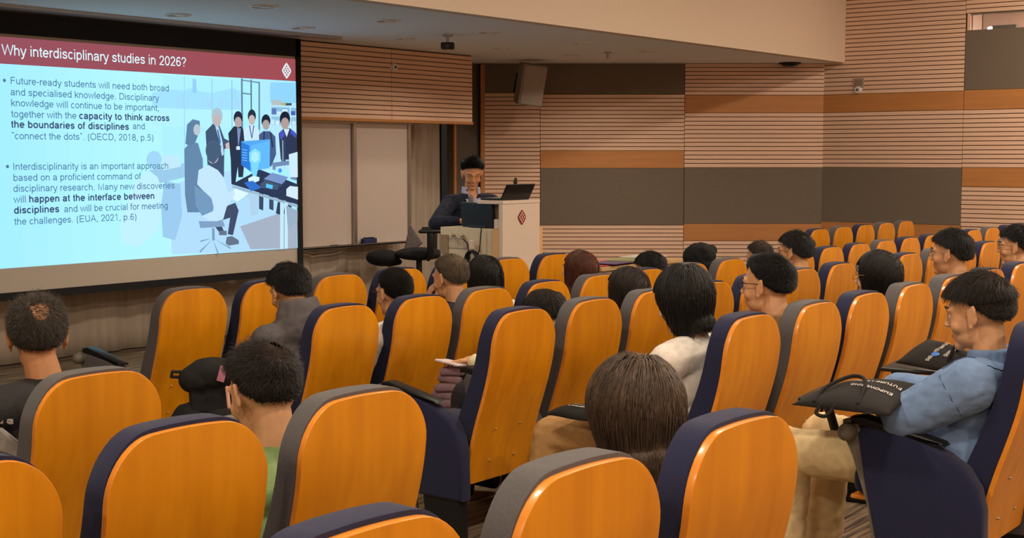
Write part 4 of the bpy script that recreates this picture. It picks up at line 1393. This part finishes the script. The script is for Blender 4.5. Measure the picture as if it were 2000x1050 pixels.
dn, Td = person('young man in blue denim shirt and cream trousers at the right edge', seatR(5, 0), FZ[5], (4.557, 1.548, 1.135), hyaw=R_(-3), hpitch=R_(-10), skin=SK1, style=dict(MOP, len0=.014, len1=.066, side=-.10, nape=-.66, fade=.4, lift=.34, mess=.3, cap1=.018, crown=(.05, -.62, .78)), hairm=H_soft, nhair=11760, rad=0.00068, shirt=T_denim, sleeve='long', pants=P_cream, vox=.0055, eyes=True,
       collar=T_denim, knees=[(4.43, 2.17, .605), (4.70, 2.15, .62)], ankles=[(4.43, 2.19, .235), (4.72, 2.17, .235)], shoe=M_white,
       arms=[((4.31, 1.70, .80), (4.47, 1.83, .835), (.75, .6, .05), (-.2, .2, .95), .5), ((4.86, 1.68, .79), (4.70, 1.90, .83), (-.5, .8, 0), (0, .1, 1), .5)], hip_fwd=.26, k=1.04, sh_w=.195, sh_drop=.0, loose=1.32)

# shirt print on the left man's back, seam lines on the denim shirt
def project_on(target, me, off=.003):
    """lay a mesh on the surface of another object (both under the same parent)"""
    bpy.context.view_layer.update()
    for v in me.vertices:
        ok, co, nn, _ = target.closest_point_on_mesh(v.co)
        v.co = co + nn * off
    return me
def child(root, name):
    return next(c for c in root.children if c.name.split('.')[0] == name)
def print_on(root, words, c, right, upv, size, col, name='shirt_print', on='shirt', off=.006, bold=.02):
    me = text_mesh(words, size, bold, 'CENTER')
    b = bmesh.new(); b.from_mesh(me)
    bmesh.ops.subdivide_edges(b, edges=[e for e in b.edges if e.calc_length() > .02], cuts=2)
    for v in b.verts:
        v.co = Vector(c) + Vector(right) * v.co.x + Vector(upv) * v.co.y
    b.to_mesh(me); b.free()
    return obj(name, project_on(child(root, on), me, off), col, root)
M_print = mat('white_print', (214, 204, 196), .7, .04)
o = Vector(pl.location)
cc = at_y(24, 852, 3.56) - o
print_on(pl, 'R15', cc, (1, .05, 0), (0, 0, 1), .036, M_print)
bb = bmesh.new()
bmesh.ops.create_grid(bb, x_segments=14, y_segments=14, size=.5)
for v in bb.verts:
    v.co = at_y(24, 885, 3.56) - o + Vector((1, .05, 0)) * v.co.x * .11 + Vector((0, 0, 1)) * v.co.y * .07
me = bpy.data.meshes.new('shirt_print'); bb.to_mesh(me); bb.free()
obj('shirt_print', project_on(child(pl, 'shirt'), me, .005), mat('grey_print', (150, 144, 140), .8, .4, 18), pl)
sd = child(dn, 'shirt')
m = MB()
o = Vector(dn.location)
pts = [Vector(p) - o for p in ((4.40, 1.50, 1.02), (4.37, 1.545, 1.0), (4.34, 1.56, .95), (4.335, 1.55, .90), (4.345, 1.53, .86))]
def seam(root, target, pts, r=.0022, n=14):
    bpy.context.view_layer.update()
    q = []
    for a, b in zip(pts, pts[1:]):
        for i in range(n):
            ok, co, nn, _ = target.closest_point_on_mesh(a.lerp(b, i / n))
            q.append(co + nn * .002)
    return MB().tube(q, r, 6).build('seam', mat('denim_seam', (70, 90, 128), .9), root, smooth=True)
seam(dn, sd, pts, .0014)
seam(dn, sd, [Vector(p) - o for p in ((4.36, 1.46, .97), (4.45, 1.42, .97), (4.557, 1.40, .97), (4.66, 1.42, .97))], .0014)

# ---------------------------------------------------------------- lectern, speaker and what stands on the console
M_beige = mat('beige_laminate', (214, 196, 168), .55, .03)
M_maple = mat('maple_edge', (226, 178, 120), .5, .05, 5, (4, 4, .5))
M_crest = mat('crest_maroon', (138, 36, 44), .6, .03)
lx0, lx1, ly = 8.515, 9.009, 6.65
lec = thing('lectern', 'white lectern with maroon lattice crest and beige equipment cabinet', 'lectern', (8.76, 6.95, 0))
def lp(m, name, mt, sm=False, par=None):
    o = m.build(name, mt, lec, smooth=sm)
    o.location = -Vector(lec.location)
    return o
lp(MB().box(((lx0 + lx1) / 2, ly + .022, .641), (lx1 - lx0, .04, 1.282), bevel=.004), 'front_panel', M_white)
lp(MB().box(((lx0 + lx1) / 2, ly + .13, 1.297), (lx1 - lx0 + .002, .262, .028), bevel=.004), 'top_shelf', M_white)
lp(MB().box(((lx0 + lx1) / 2 + .045, 7.0, .543), (lx1 - lx0 + .06, .62, 1.086), bevel=.004), 'cabinet', M_beige)
lp(MB().box((lx0 + .006, 6.72, .543), (.02, .06, 1.086)).box((lx1 + .04, 6.69, .543), (.07, .02, 1.086)), 'wood_edge', M_maple)
lp(MB().box((lx0 + .12, 6.80, 1.185), (.02, .22, .2)).box((lx0 + .25, 6.90, 1.185), (.25, .02, .2)), 'shelf_support', M_beige)
lp(MB().box((lx0 + .05, 6.725, 1.125), (.05, .07, .075), bevel=.005), 'control_box', M_white)
lp(MB().box((lx0 + .012, 7.265, .95), (.012, .085, .15)), 'hatch', mat('hatch_brown', (150, 126, 96), .6))
g = MB()
for i in range(9):
    g.box((lx0 + .014, 7.04 + i * .022, .96), (.006, .006, .09))
g.box((lx0 + .014, 7.13, 1.0), (.006, .2, .006)).box((lx0 + .014, 7.13, .92), (.006, .2, .006))
lp(g, 'vent_grille', mat('grille_white', (190, 180, 165), .5))
for yy in (7.155, 7.06):
    lp(MB().caps((lx0 + .012, yy, 1.02), (lx0 - .012, yy, 1.025), .012, .014, 12), 'coat_hook', M_chrome, True)
crest = MB()
def diamond(cx, cz, a, b, n=28, e=1.65):
    return [(cx + a * math.copysign(abs(math.cos(6.2832 * i / n)) ** e, math.cos(6.2832 * i / n)), 0, cz + b * math.copysign(abs(math.sin(6.2832 * i / n)) ** e, math.sin(6.2832 * i / n))) for i in range(n)]
ccx, ccz = at_y(1019, 424, ly).x, at_y(1019, 424, ly).z
crest.prism([(p[0], ly - .001, p[2]) for p in diamond(ccx, ccz, .052, .060)], (0, -.003, 0))
for i in (-1, 0, 1):
    for j in (-1, 0, 1):
        crest.prism([(p[0], ly - .004, p[2]) for p in diamond(ccx + (i - j) * .0155, ccz + (i + j) * .0185, .0085, .010, 12)], (0, -.001, 0), 1)
lp(crest, 'crest', [M_crest, M_white])

cab = MB()
for k in range(4):
    c0 = Vector((lx0 - .015 - .006 * k, 6.935 + .006 * k, .80))
    cab.tube([c0 + Vector((0, .065 * math.sin(t), .105 * math.cos(t))) for t in [6.2832 * i / 18 for i in range(19)]], .008, 6)
cab.tube([(lx0 - .012, 7.05, 1.0), (lx0 - .02, 7.0, .97), (lx0 - .02, 6.97, .85), (lx0 - .015, 7.02, .72)], .006, 6)
tag(cab.build('cable_coil', M_blackp, smooth=True), 'coil of black cable hanging on the side of the lectern cabinet', 'cable')
cab = MB()
cab.tube([(lx0 - .01, 6.86, 1.09), (lx0 - .014, 6.865, 1.0), (lx0 - .02, 6.87, .92), (lx0 - .016, 6.90, .86)], .005, 6)
tag(cab.build('monitor_cable', M_blackp, smooth=True), 'thin black cable running down from the monitor on the lectern cabinet', 'cable')
tag(MB().box((lx0 - .018, 6.95, .955), (.03, .04, .075), bevel=.006).build('power_adapter', M_white), 'small white adapter hung above the cable coil', 'adapter')

mon = thing('computer_monitor', 'black monitor tilted back on the lectern cabinet, its rear to the audience', 'monitor', (8.575, 6.95, 1.087), R_(-97))
R = Matrix.Rotation(math.radians(6), 3, 'X')
MB().box((0, 0, .105), (.37, .03, .20), R, bevel=.008).build('display', M_blackp, mon)
MB().box((0, .05, .012), (.2, .12, .02), bevel=.006).caps((0, .03, .02), (0, .015, .1), .018).build('stand', M_blackp, mon)
lap = thing('laptop', 'open black laptop on top of the white lectern', 'laptop', (8.735, 6.80, 1.313))
MB().box((0, .01, .009), (.36, .2, .016), bevel=.004).build('keyboard_base', M_blackp, lap)
MB().box((.02, -.115, .062), (.37, .012, .145), Matrix.Rotation(math.radians(-28), 3, 'X').inverted() @ Matrix.Rotation(0, 3, 'Z'), bevel=.004).build('screen_lid', mat('laptop_black', (14, 15, 18), .3), lap)
mic = thing('microphone', 'small gooseneck microphone standing behind the laptop', 'microphone', (8.93, 6.84, 1.31))
MB().tube([(0, 0, 0), (0, .01, .07), (-.005, 0, .135)], .005, 8).build('gooseneck', M_blackp, mic, smooth=True)
MB().caps((-.005, 0, .14), (-.006, -.004, .165), .018, .012).build('windscreen', mat('mic_foam', (52, 54, 40), .9), mic, smooth=True)
mic = thing('microphone', 'microphone with silver head on the console before the speaker', 'microphone', (8.86, 7.26, 1.087))
MB().tube([(0, 0, 0), (-.0, 0, .12), (-.01, -.01, .19)], .008, 8).build('gooseneck', M_blackp, mic, smooth=True)
MB().caps((-.01, -.01, .2), (-.015, -.015, .235), .022, .02).build('windscreen', mat('mic_silver', (120, 116, 120), .4), mic, smooth=True)
tag(MB().box((9.055, 6.82, 1.125), (.06, .16, .075), bevel=.006).build('control_unit', M_blackp), 'small black unit on the right edge of the lectern cabinet', 'control unit')

T_blazer = cloth('navy_blazer', (26, 29, 48)); T_shirt = cloth('striped_shirt', (176, 176, 204))
sp, Ts = person('speaker in navy blazer and pale open-necked shirt looking down at the lectern', (9.19, 7.50), 0, (9.175, 7.50, 1.515), byaw=R_(213), hyaw=R_(222), hpitch=R_(-24), skin=SK2, style=dict(SHORT, len0=.012, len1=.055, lift=.5, front=.54, side=-.1, mess=.25, cap1=.014, vol=.1), hairm=H_black, nhair=6300, rad=0.00074,
                shirt=T_blazer, sleeve='long', pants=P_dark, hip_fwd=-.09, hip_z=.86, knees=[(9.36, 7.56, .46), (9.20, 7.67, .46)], ankles=[(9.38, 7.60, .085), (9.22, 7.71, .085)],
                arms=[((9.42, 7.24, 1.10), (9.14, 7.26, 1.13), (-.9, -.2, -.1), (.1, .1, 1), .5), ((8.72, 7.53, 1.10), (8.80, 7.35, 1.125), (.5, -.75, -.1), (.2, .1, 1), .6)], eyes=True, closed=True, vox=.0048, k=1.06, sh_w=.19, sh_drop=.035, open_neck=True, collar=T_shirt)
o = Vector(sp.location)
su = Vector((math.sin(R_(213)), math.cos(R_(213)), 0)); sr = Vector((math.cos(R_(213)), -math.sin(R_(213)), 0))
m = MB()
base = Vector((9.175, 7.50, 0)) - Vector((o.x, o.y, 0))
tri = [(-.08, 1.36), (-.045, 1.385), (.045, 1.385), (.08, 1.36), (.085, 1.30), (.055, 1.20), (.015, 1.08), (-.015, 1.08), (-.055, 1.20), (-.08, 1.31)]
bb = bmesh.new()
vs = [bb.verts.new(base + sr * a + su * .2 + Vector((0, 0, zz))) for a, zz in tri]
fc = bb.faces.new(vs)
bmesh.ops.triangulate(bb, faces=[fc])
bmesh.ops.subdivide_edges(bb, edges=bb.edges[:], cuts=5, use_grid_fill=True)
me = bpy.data.meshes.new('shirt_front'); bb.to_mesh(me); bb.free()
obj('shirt_front', smooth(project_on(child(sp, 'shirt'), me, .007)), T_shirt, sp)
# drafting chair by the whiteboard
st = thing('office_chair', 'tall black office chair with T-shaped armrest below the whiteboard', 'chair', (10.20, 9.02, 0), R_(-52))
MB().ell((0, 0, .70), (.25, .25, .065)).build('seat', mat('black_fabric', (20, 20, 22), .95), st, smooth=True)
m = MB(); m.ell((-.36, .02, .66), (.17, .2, .085)); m.caps((-.2, 0, .62), (-.3, 0, .60), .03)
m.build('backrest', mat('black_fabric', (20, 20, 22), .95), st, smooth=True)
MB().prism([(-.10, .16, .99), (.03, .12, .80), (-.05, .12, .72), (-.16, .14, .74)], (0, .05, 0), bevel=.015).build('lumbar_pad', mat('grey_mesh_back', (110, 98, 98), .9), st)
for y in (-.25, .27):
    MB().caps((.10, y * .7, .66), (.13, y, .70), .022).caps((.13, y, .70), (.13, y, .90), .036, .040).box((.12, y, .935), (.22, .085, .035), bevel=.016).build('armrest', M_blackp, st, smooth=True)
MB().caps((0, 0, .12), (0, 0, .66), .03).build('column', M_blackp, st, smooth=True)
m = MB()
for i in range(5):
    a = 6.2832 * i / 5
    m.caps((0, 0, .12), (.3 * math.cos(a), .3 * math.sin(a), .075), .025, .018)
m.tube([(.22 * math.cos(6.2832 * i / 20), .22 * math.sin(6.2832 * i / 20), .3) for i in range(21)], .01)
m.build('star_base', M_blackp, st, smooth=True)
for i in range(5):
    a = 6.2832 * i / 5
    MB().cyl((.3 * math.cos(a) - .012, .3 * math.sin(a), .03), (.3 * math.cos(a) + .012, .3 * math.sin(a), .03), .03).build('caster', M_blackp, st)

# loudspeaker on the slatted wall
c = CAM + ray(1036, 165) * (15.72 / (ray(1036, 165).dot(F0)))
ls = thing('loudspeaker', 'brown-grey loudspeaker box bracketed high on the slatted wall', 'loudspeaker', c)
R = Matrix.Rotation(-HEAD + R_(14), 3, 'Z') @ Matrix.Rotation(R_(10), 3, 'X') @ Matrix.Rotation(R_(7), 3, 'Y')
MB().box((0, 0, 0), (.28, .22, .46), R, bevel=.01).build('cabinet', mat('speaker_brown', (150, 138, 128), .7), ls)
MB().box(R @ Vector((.01, -.112, 0)), (.25, .01, .43), R).build('grille', mat('speaker_grille', (165, 152, 142), .85, .15, 200), ls)
MB().cyl(R @ Vector((.03, -.117, .05)), R @ Vector((.03, -.122, .05)), .016).build('badge', M_metal, ls)
MB().box(R @ Vector((-.12, .13, -.02)), (.03, .14, .22), R).build('bracket', M_steel, ls)

# ---------------------------------------------------------------- ceiling fittings
M_trim = mat('downlight_trim', (235, 232, 226), .4)
M_lamp = mat('downlight_well', (150, 132, 112), .3, metal=.6)
for iy, yy in enumerate((7.62, 8.6)):
    for ix, xx in enumerate((6.93, 8.25, 9.55, 10.98, 12.2)):
        d = thing('ceiling_downlight', 'round recessed ceiling downlight, %s from the screen in the %s line' % (ORD[ix], ('outer', 'inner')[iy]), 'ceiling light', (xx, yy, ZS), 0, 'stage ceiling downlights')
        ring = MB()
        q = [(.098 * math.cos(6.2832 * i / 28), .098 * math.sin(6.2832 * i / 28), -.003) for i in range(29)]
        ring.tube(q, .009, 6).build('trim_ring', M_trim, d, smooth=True)
        MB().cyl((0, 0, -.001), (0, 0, -.004), .092, seg=28).build('lamp_well', M_lamp, d)
        MB().ell((.02, 0, -.006), (.045, .045, .006)).build('lamp', M_trim, d, smooth=True)
cc_ = thing('ceiling_camera', 'black camera box hanging from the stage ceiling', 'camera', (9.54, 8.08, ZS))
MB().cyl((0, 0, 0), (0, 0, -.015), .045).cyl((0, 0, -.01), (0, 0, -.07), .014).build('mount', M_metal, cc_)
MB().box((0, 0, -.10), (.12, .12, .06), Matrix.Rotation(-HEAD, 3, 'Z'), bevel=.012).build('camera_body', M_blackp, cc_)
MB().cyl((-.045, -.035, -.105), (-.06, -.045, -.107), .02).build('lens', mat('lens_red', (60, 20, 18), .2), cc_)
sk = thing('fire_sprinkler', 'small fire sprinkler head on the stage ceiling', 'sprinkler', (12.11, 8.06, ZS))
MB().cyl((0, 0, 0), (0, 0, -.012), .04).cyl((0, 0, 0), (0, 0, -.06), .012).cyl((0, 0, -.06), (0, 0, -.065), .025).build('nozzle', M_metal, sk)
dm = thing('dome_camera', 'black dome on the ceiling edge near the side wall', 'camera', (14.74, 7.27, ZS))
MB().cyl((0, 0, 0), (0, 0, -.02), .13, .12, 28).build('dome_base', M_blackp, dm)
MB().ell((0, 0, -.02), (.1, .1, .035)).build('dome', mat('dome_black', (10, 10, 10), .15), dm, smooth=True)
# small wall fittings
m = thing('wall_plate', 'square grey plate on the slatted side wall', 'wall plate', (XR - .028, 6.59, 2.512))
MB().box((0, 0, 0), (.012, .13, .11), bevel=.003).build('plate', mat('plate_grey', (170, 150, 132), .5), m)
MB().box((-.008, 0, 0), (.006, .085, .07)).build('insert', mat('insert_grey', (140, 122, 106), .5), m)
m = thing('wall_sensor', 'round white sensor just below the square plate on the side wall', 'sensor', (XR - .03, 6.594, 2.432))
MB().cyl((.01, 0, 0), (-.02, 0, 0), .045, .035).build('housing', M_trim, m)
MB().ell((-.022, 0, 0), (.012, .018, .018)).build('eye', M_greyp, m, smooth=True)
m = thing('wall_sensor', 'round white sensor on the slats above the whiteboard', 'sensor', (10.364, LY - .01, 2.562))
MB().cyl((0, .02, 0), (0, -.02, 0), .042, .034).build('housing', M_trim, m)
MB().ell((0, -.022, 0), (.016, .012, .016)).build('eye', M_greyp, m, smooth=True)
sp_ = thing('spotlight', 'bright white spotlight in the lit slot high on the side wall', 'spotlight', (XR + .16, 5.13, 3.075))
MB().box((0, -.14, 0), (.06, .26, .04), bevel=.006).build('housing', M_greyp, sp_)
MB().ell((0, .02, -.005), (.02, .03, .016)).build('lamp', mat('spot_lamp', (235, 235, 255), .3, emis=18), sp_, smooth=True)
MB().box((XR + .2, 3.9, 3.052), (.03, 1.9, .012)).build('led_strip', mat('led_strip', (255, 248, 244), .4, emis=3.0), wd)

# ---------------------------------------------------------------- poster table
tb = thing('poster_table', 'long wooden table with posters in the gap of the front row', 'table', (10.1, 6.58, 0))
M_tab = mat('table_beech', (206, 168, 120), .5, .06, 5, (1, 6, 6))
MB().box((0, 0, .725), (1.32, .5, .035), bevel=.005).build('tabletop', M_tab, tb)
MB().box((0, -.2, .58), (1.2, .02, .25)).build('modesty_panel', M_white, tb)
for x in (-.6, .6):
    for y in (-.2, .2):
        MB().caps((x, y, .02), (x, y, .71), .02, .02).build('leg', M_metal, tb, smooth=True)
for i, (x, y, rz, c, lab) in enumerate(((-.46, -.08, .2, (196, 62, 58), 'red poster sheet at the left end of the front table'), (-.22, .02, -.3, (206, 80, 84), 'pink-red poster sheet in the middle of the front table'), (-.34, -.14, .05, (86, 60, 110), 'purple printed sheet under the red posters'), (-.04, -.08, .4, (150, 150, 90), 'olive printed sheet right of the red posters'), (.3, -.05, -.1, (226, 216, 206), 'white paper sheets at the right end of the front table'))):
    tag(MB().box((10.1 + x, 6.58 + y, .748 + .006 * i), (.36, .26, .006), Matrix.Rotation(rz, 3, 'Z')).build('poster_sheet', mat('poster_%d' % i, c, .5, .25, 9)), lab, 'poster')

# ---------------------------------------------------------------- bags
M_tote = cloth('black_canvas', (30, 27, 26))
M_blue = mat('blue_dot', (80, 132, 222), .7)
def tote(label, corners, bulge, words, straps):
    c = [Vector(p) for p in corners]
    cen = sum(c, Vector()) / 4
    t = thing('tote_bag', label, 'bag', cen, 0, 'black canvas tote bags')
    def P(u, v, h=0):
        q = c[0].lerp(c[1], v).lerp(c[3].lerp(c[2], v), u) - cen
        e = (max(0, 4 * u * (1 - u) * 4 * v * (1 - v))) ** .45
        return q + Vector((0, 0, bulge * e * h + .006 * noise.noise(Vector((u * 4, v * 4, bulge * 50))) * e))
    n = 26
    bm = bmesh.new()
    for h in (1, -.25):
        g = [[bm.verts.new(P(i / n, j / n, h)) for j in range(n + 1)] for i in range(n + 1)]
        for i in range(n):
            for j in range(n):
                bm.faces.new((g[i][j], g[i + 1][j], g[i + 1][j + 1], g[i][j + 1]))
    bmesh.ops.remove_doubles(bm, verts=bm.verts, dist=.0008)
    bmesh.ops.recalc_face_normals(bm, faces=bm.faces)
    me = bpy.data.meshes.new('bag_body'); bm.to_mesh(me); bm.free()
    obj('bag_body', smooth(me), M_tote, t)
    for txt, uv0, du, dv, size in words:
        if txt == 'o':
            b_ = bmesh.new(); bmesh.ops.create_circle(b_, cap_ends=True, segments=16, radius=.3)
            mt = bpy.data.meshes.new('dot'); b_.to_mesh(mt); b_.free()
            for v in mt.vertices:
                v.co += Vector((.3, .3, 0))
        else:
            mt = text_mesh(txt, 1.0, .02)
        for k, v in enumerate(mt.vertices):
            u_, v_ = uv0[0] + du[0] * v.co.x * size + dv[0] * v.co.y * size, uv0[1] + du[1] * v.co.x * size + dv[1] * v.co.y * size
            v.co = P(u_, v_, 1) + Vector((0, 0, .003))
        obj('lettering', mt, M_print if txt != 'o' else M_blue, t)
    for pts in straps:
        m = MB()
        q = [P(u, v, 1) + Vector((0, 0, h)) for u, v, h in pts]
        sm_ = []
        for i in range(len(q) - 1):
            p0, p1, p2, p3 = q[max(0, i - 1)], q[i], q[i + 1], q[min(len(q) - 1, i + 2)]
            for k in range(6):
                s_ = k / 6
                sm_.append(.5 * ((2 * p1) + (p2 - p0) * s_ + (2 * p0 - 5 * p1 + 4 * p2 - p3) * s_ ** 2 + (3 * p1 - p0 - 3 * p2 + p3) * s_ ** 3))
        sm_.append(q[-1])
        m.tube(sm_, .0065, 8)
        m.build('handle', M_tote, t, smooth=True)
    return t
tote('black tote bag lettered FUTURE LEADERS on the tablet before the denim-shirt man', [at_z(1545, 790, .838), at_z(1650, 752, .872), at_z(1797, 752, .885), at_z(1738, 812, .838)], .045,
     [('FUTURE LEADERS', (.93, .60), (-.9, .12), (.1, -1.0), .085), ('EMPOWERING', (.9, .40), (-.9, .12), (.1, -1.0), .075)],
     [[(.22, .04, .0), (.2, .3, .012), (.36, .55, .02), (.58, .42, .016), (.66, .06, .0)], [(.30, .02, -.003), (.28, -.03, -.015), (.38, -.035, -.02), (.44, .02, -.003)]])
tote('black tote bag with white and blue lettering on the far tablet beside the denim collar', [at_z(1748, 708, .858), at_z(1812, 662, .945), at_z(1900, 692, .93), at_z(1856, 729, .858)], .03,
     [('FUTURE LEA', (.50, .92), (0, -.8), (.9, 0), .10), ('o', (.50, .40), (0, -1.3), (1.6, 0), .16), ('ERS', (.50, .27), (0, -.8), (.9, 0), .10), ('EMPOWERING', (.72, .92), (0, -.8), (.9, 0), .10)],
     [[(.8, .75, .0), (.86, .6, .04), (.88, .45, .04), (.84, .3, .0)]])
tote('black tote bag with small white print beyond the bob-haired person, above the tan trousers', [at_z(1061, 808, .655), at_z(1112, 793, .685), at_z(1215, 802, .69), at_z(1170, 826, .66)], .03,
     [('Future', (.30, .55), (.9, 0), (0, .8), .12), ('Leaders', (.27, .38), (.9, 0), (0, .8), .12), ('o', (.62, .5), (.9, 0), (0, .9), .16)], [])

bp = thing('backpack', 'black hiking backpack with grey trim and pink tag standing in the aisle', 'backpack', (3.83, 4.63, 0), R_(-35))
bp.scale = (1.0, 1.0, 1.12)
M_pack = cloth('black_nylon', (24, 22, 24)); M_ptrim = cloth('grey_trim', (128, 124, 120))
m = MB()
m.caps((-.06, 0, .10), (-.05, 0, .44), .11, .10); m.caps((.08, 0, .10), (.07, 0, .44), .11, .10); m.box((0.01, 0, .06), (.28, .22, .12)); m.ell((0, -.09, .2), (.12, .07, .16))
obj('pack_body', wrinkle(remesh(m, .008, 3), .005, 12), M_pack, bp)
m = MB(); m.ell((.04, 0, .645), (.12, .10, .06)); m.ell((-.02, 0, .625), (.085, .09, .055)); m.box((.02, 0, .55), (.15, .12, .10))
obj('top_lid', wrinkle(remesh(m, .007, 3), .004, 14), M_pack, bp)
MB().tube([(-.08, 0, .655), (-.13, -.01, .66), (-.135, -.01, .64), (-.08, 0, .635)], .006).build('haul_loop', M_pack, bp, smooth=True)
MB().tube([(-.14, -.02, .46), (-.18, -.03, .43), (-.175, -.03, .37), (-.15, -.02, .37)], .006).build('strap_loop', M_pack, bp, smooth=True)
m = MB(); m.tube([(-.03, -.105, .485), (.05, -.115, .475), (.14, -.09, .485)], .016); m.tube([(-.06, -.12, .425), (.03, -.13, .405), (.14, -.10, .415)], .014)
m.build('grey_trim', M_ptrim, bp, smooth=True)
MB().box((.07, -.105, .655), (.032, .006, .06), Matrix.Rotation(.3, 3, 'Y'), bevel=.002).build('luggage_tag', mat('pink_tag', (170, 112, 130), .5), bp)
MB().tube([(.09, -.10, .60), (.095, -.125, .53)], .008).build('pull_cord', mat('cord_pink', (200, 150, 130), .6), bp, smooth=True)

ph = tag(MB().box((0, 0, 0), (.085, .17, .012), bevel=.004).build('mobile_phone', mat('phone_white', (236, 226, 232), .3)), 'white phone held flat under a hand behind the aisle-end chair', 'phone')
ph.location = (5.075, 4.275, .655); ph.rotation_euler = (0.05, .1, -.15)
m = MB()
for i in range(5):
    m.box((5.15 + .012 * (i % 2), 4.32 - .010 * i, .45 + .040 * i), (.22 - .01 * i, .20 - .012 * i, .042), Matrix.Rotation(.10 * (i % 2) - .08, 3, 'X') @ Matrix.Rotation(.15 * (i % 3) - .1, 3, 'Z'), bevel=.016)
tag(m.build('folded_jacket', cloth('mauve_cloth', (140, 112, 122)), smooth=True), 'folded mauve jacket piled under the white phone', 'jacket')
o = tag(MB().box((5.16, 4.20, .56), (.16, .12, .12), bevel=.02).build('pouch', M_pack, smooth=True), 'black pouch beside the folded mauve jacket', 'bag')
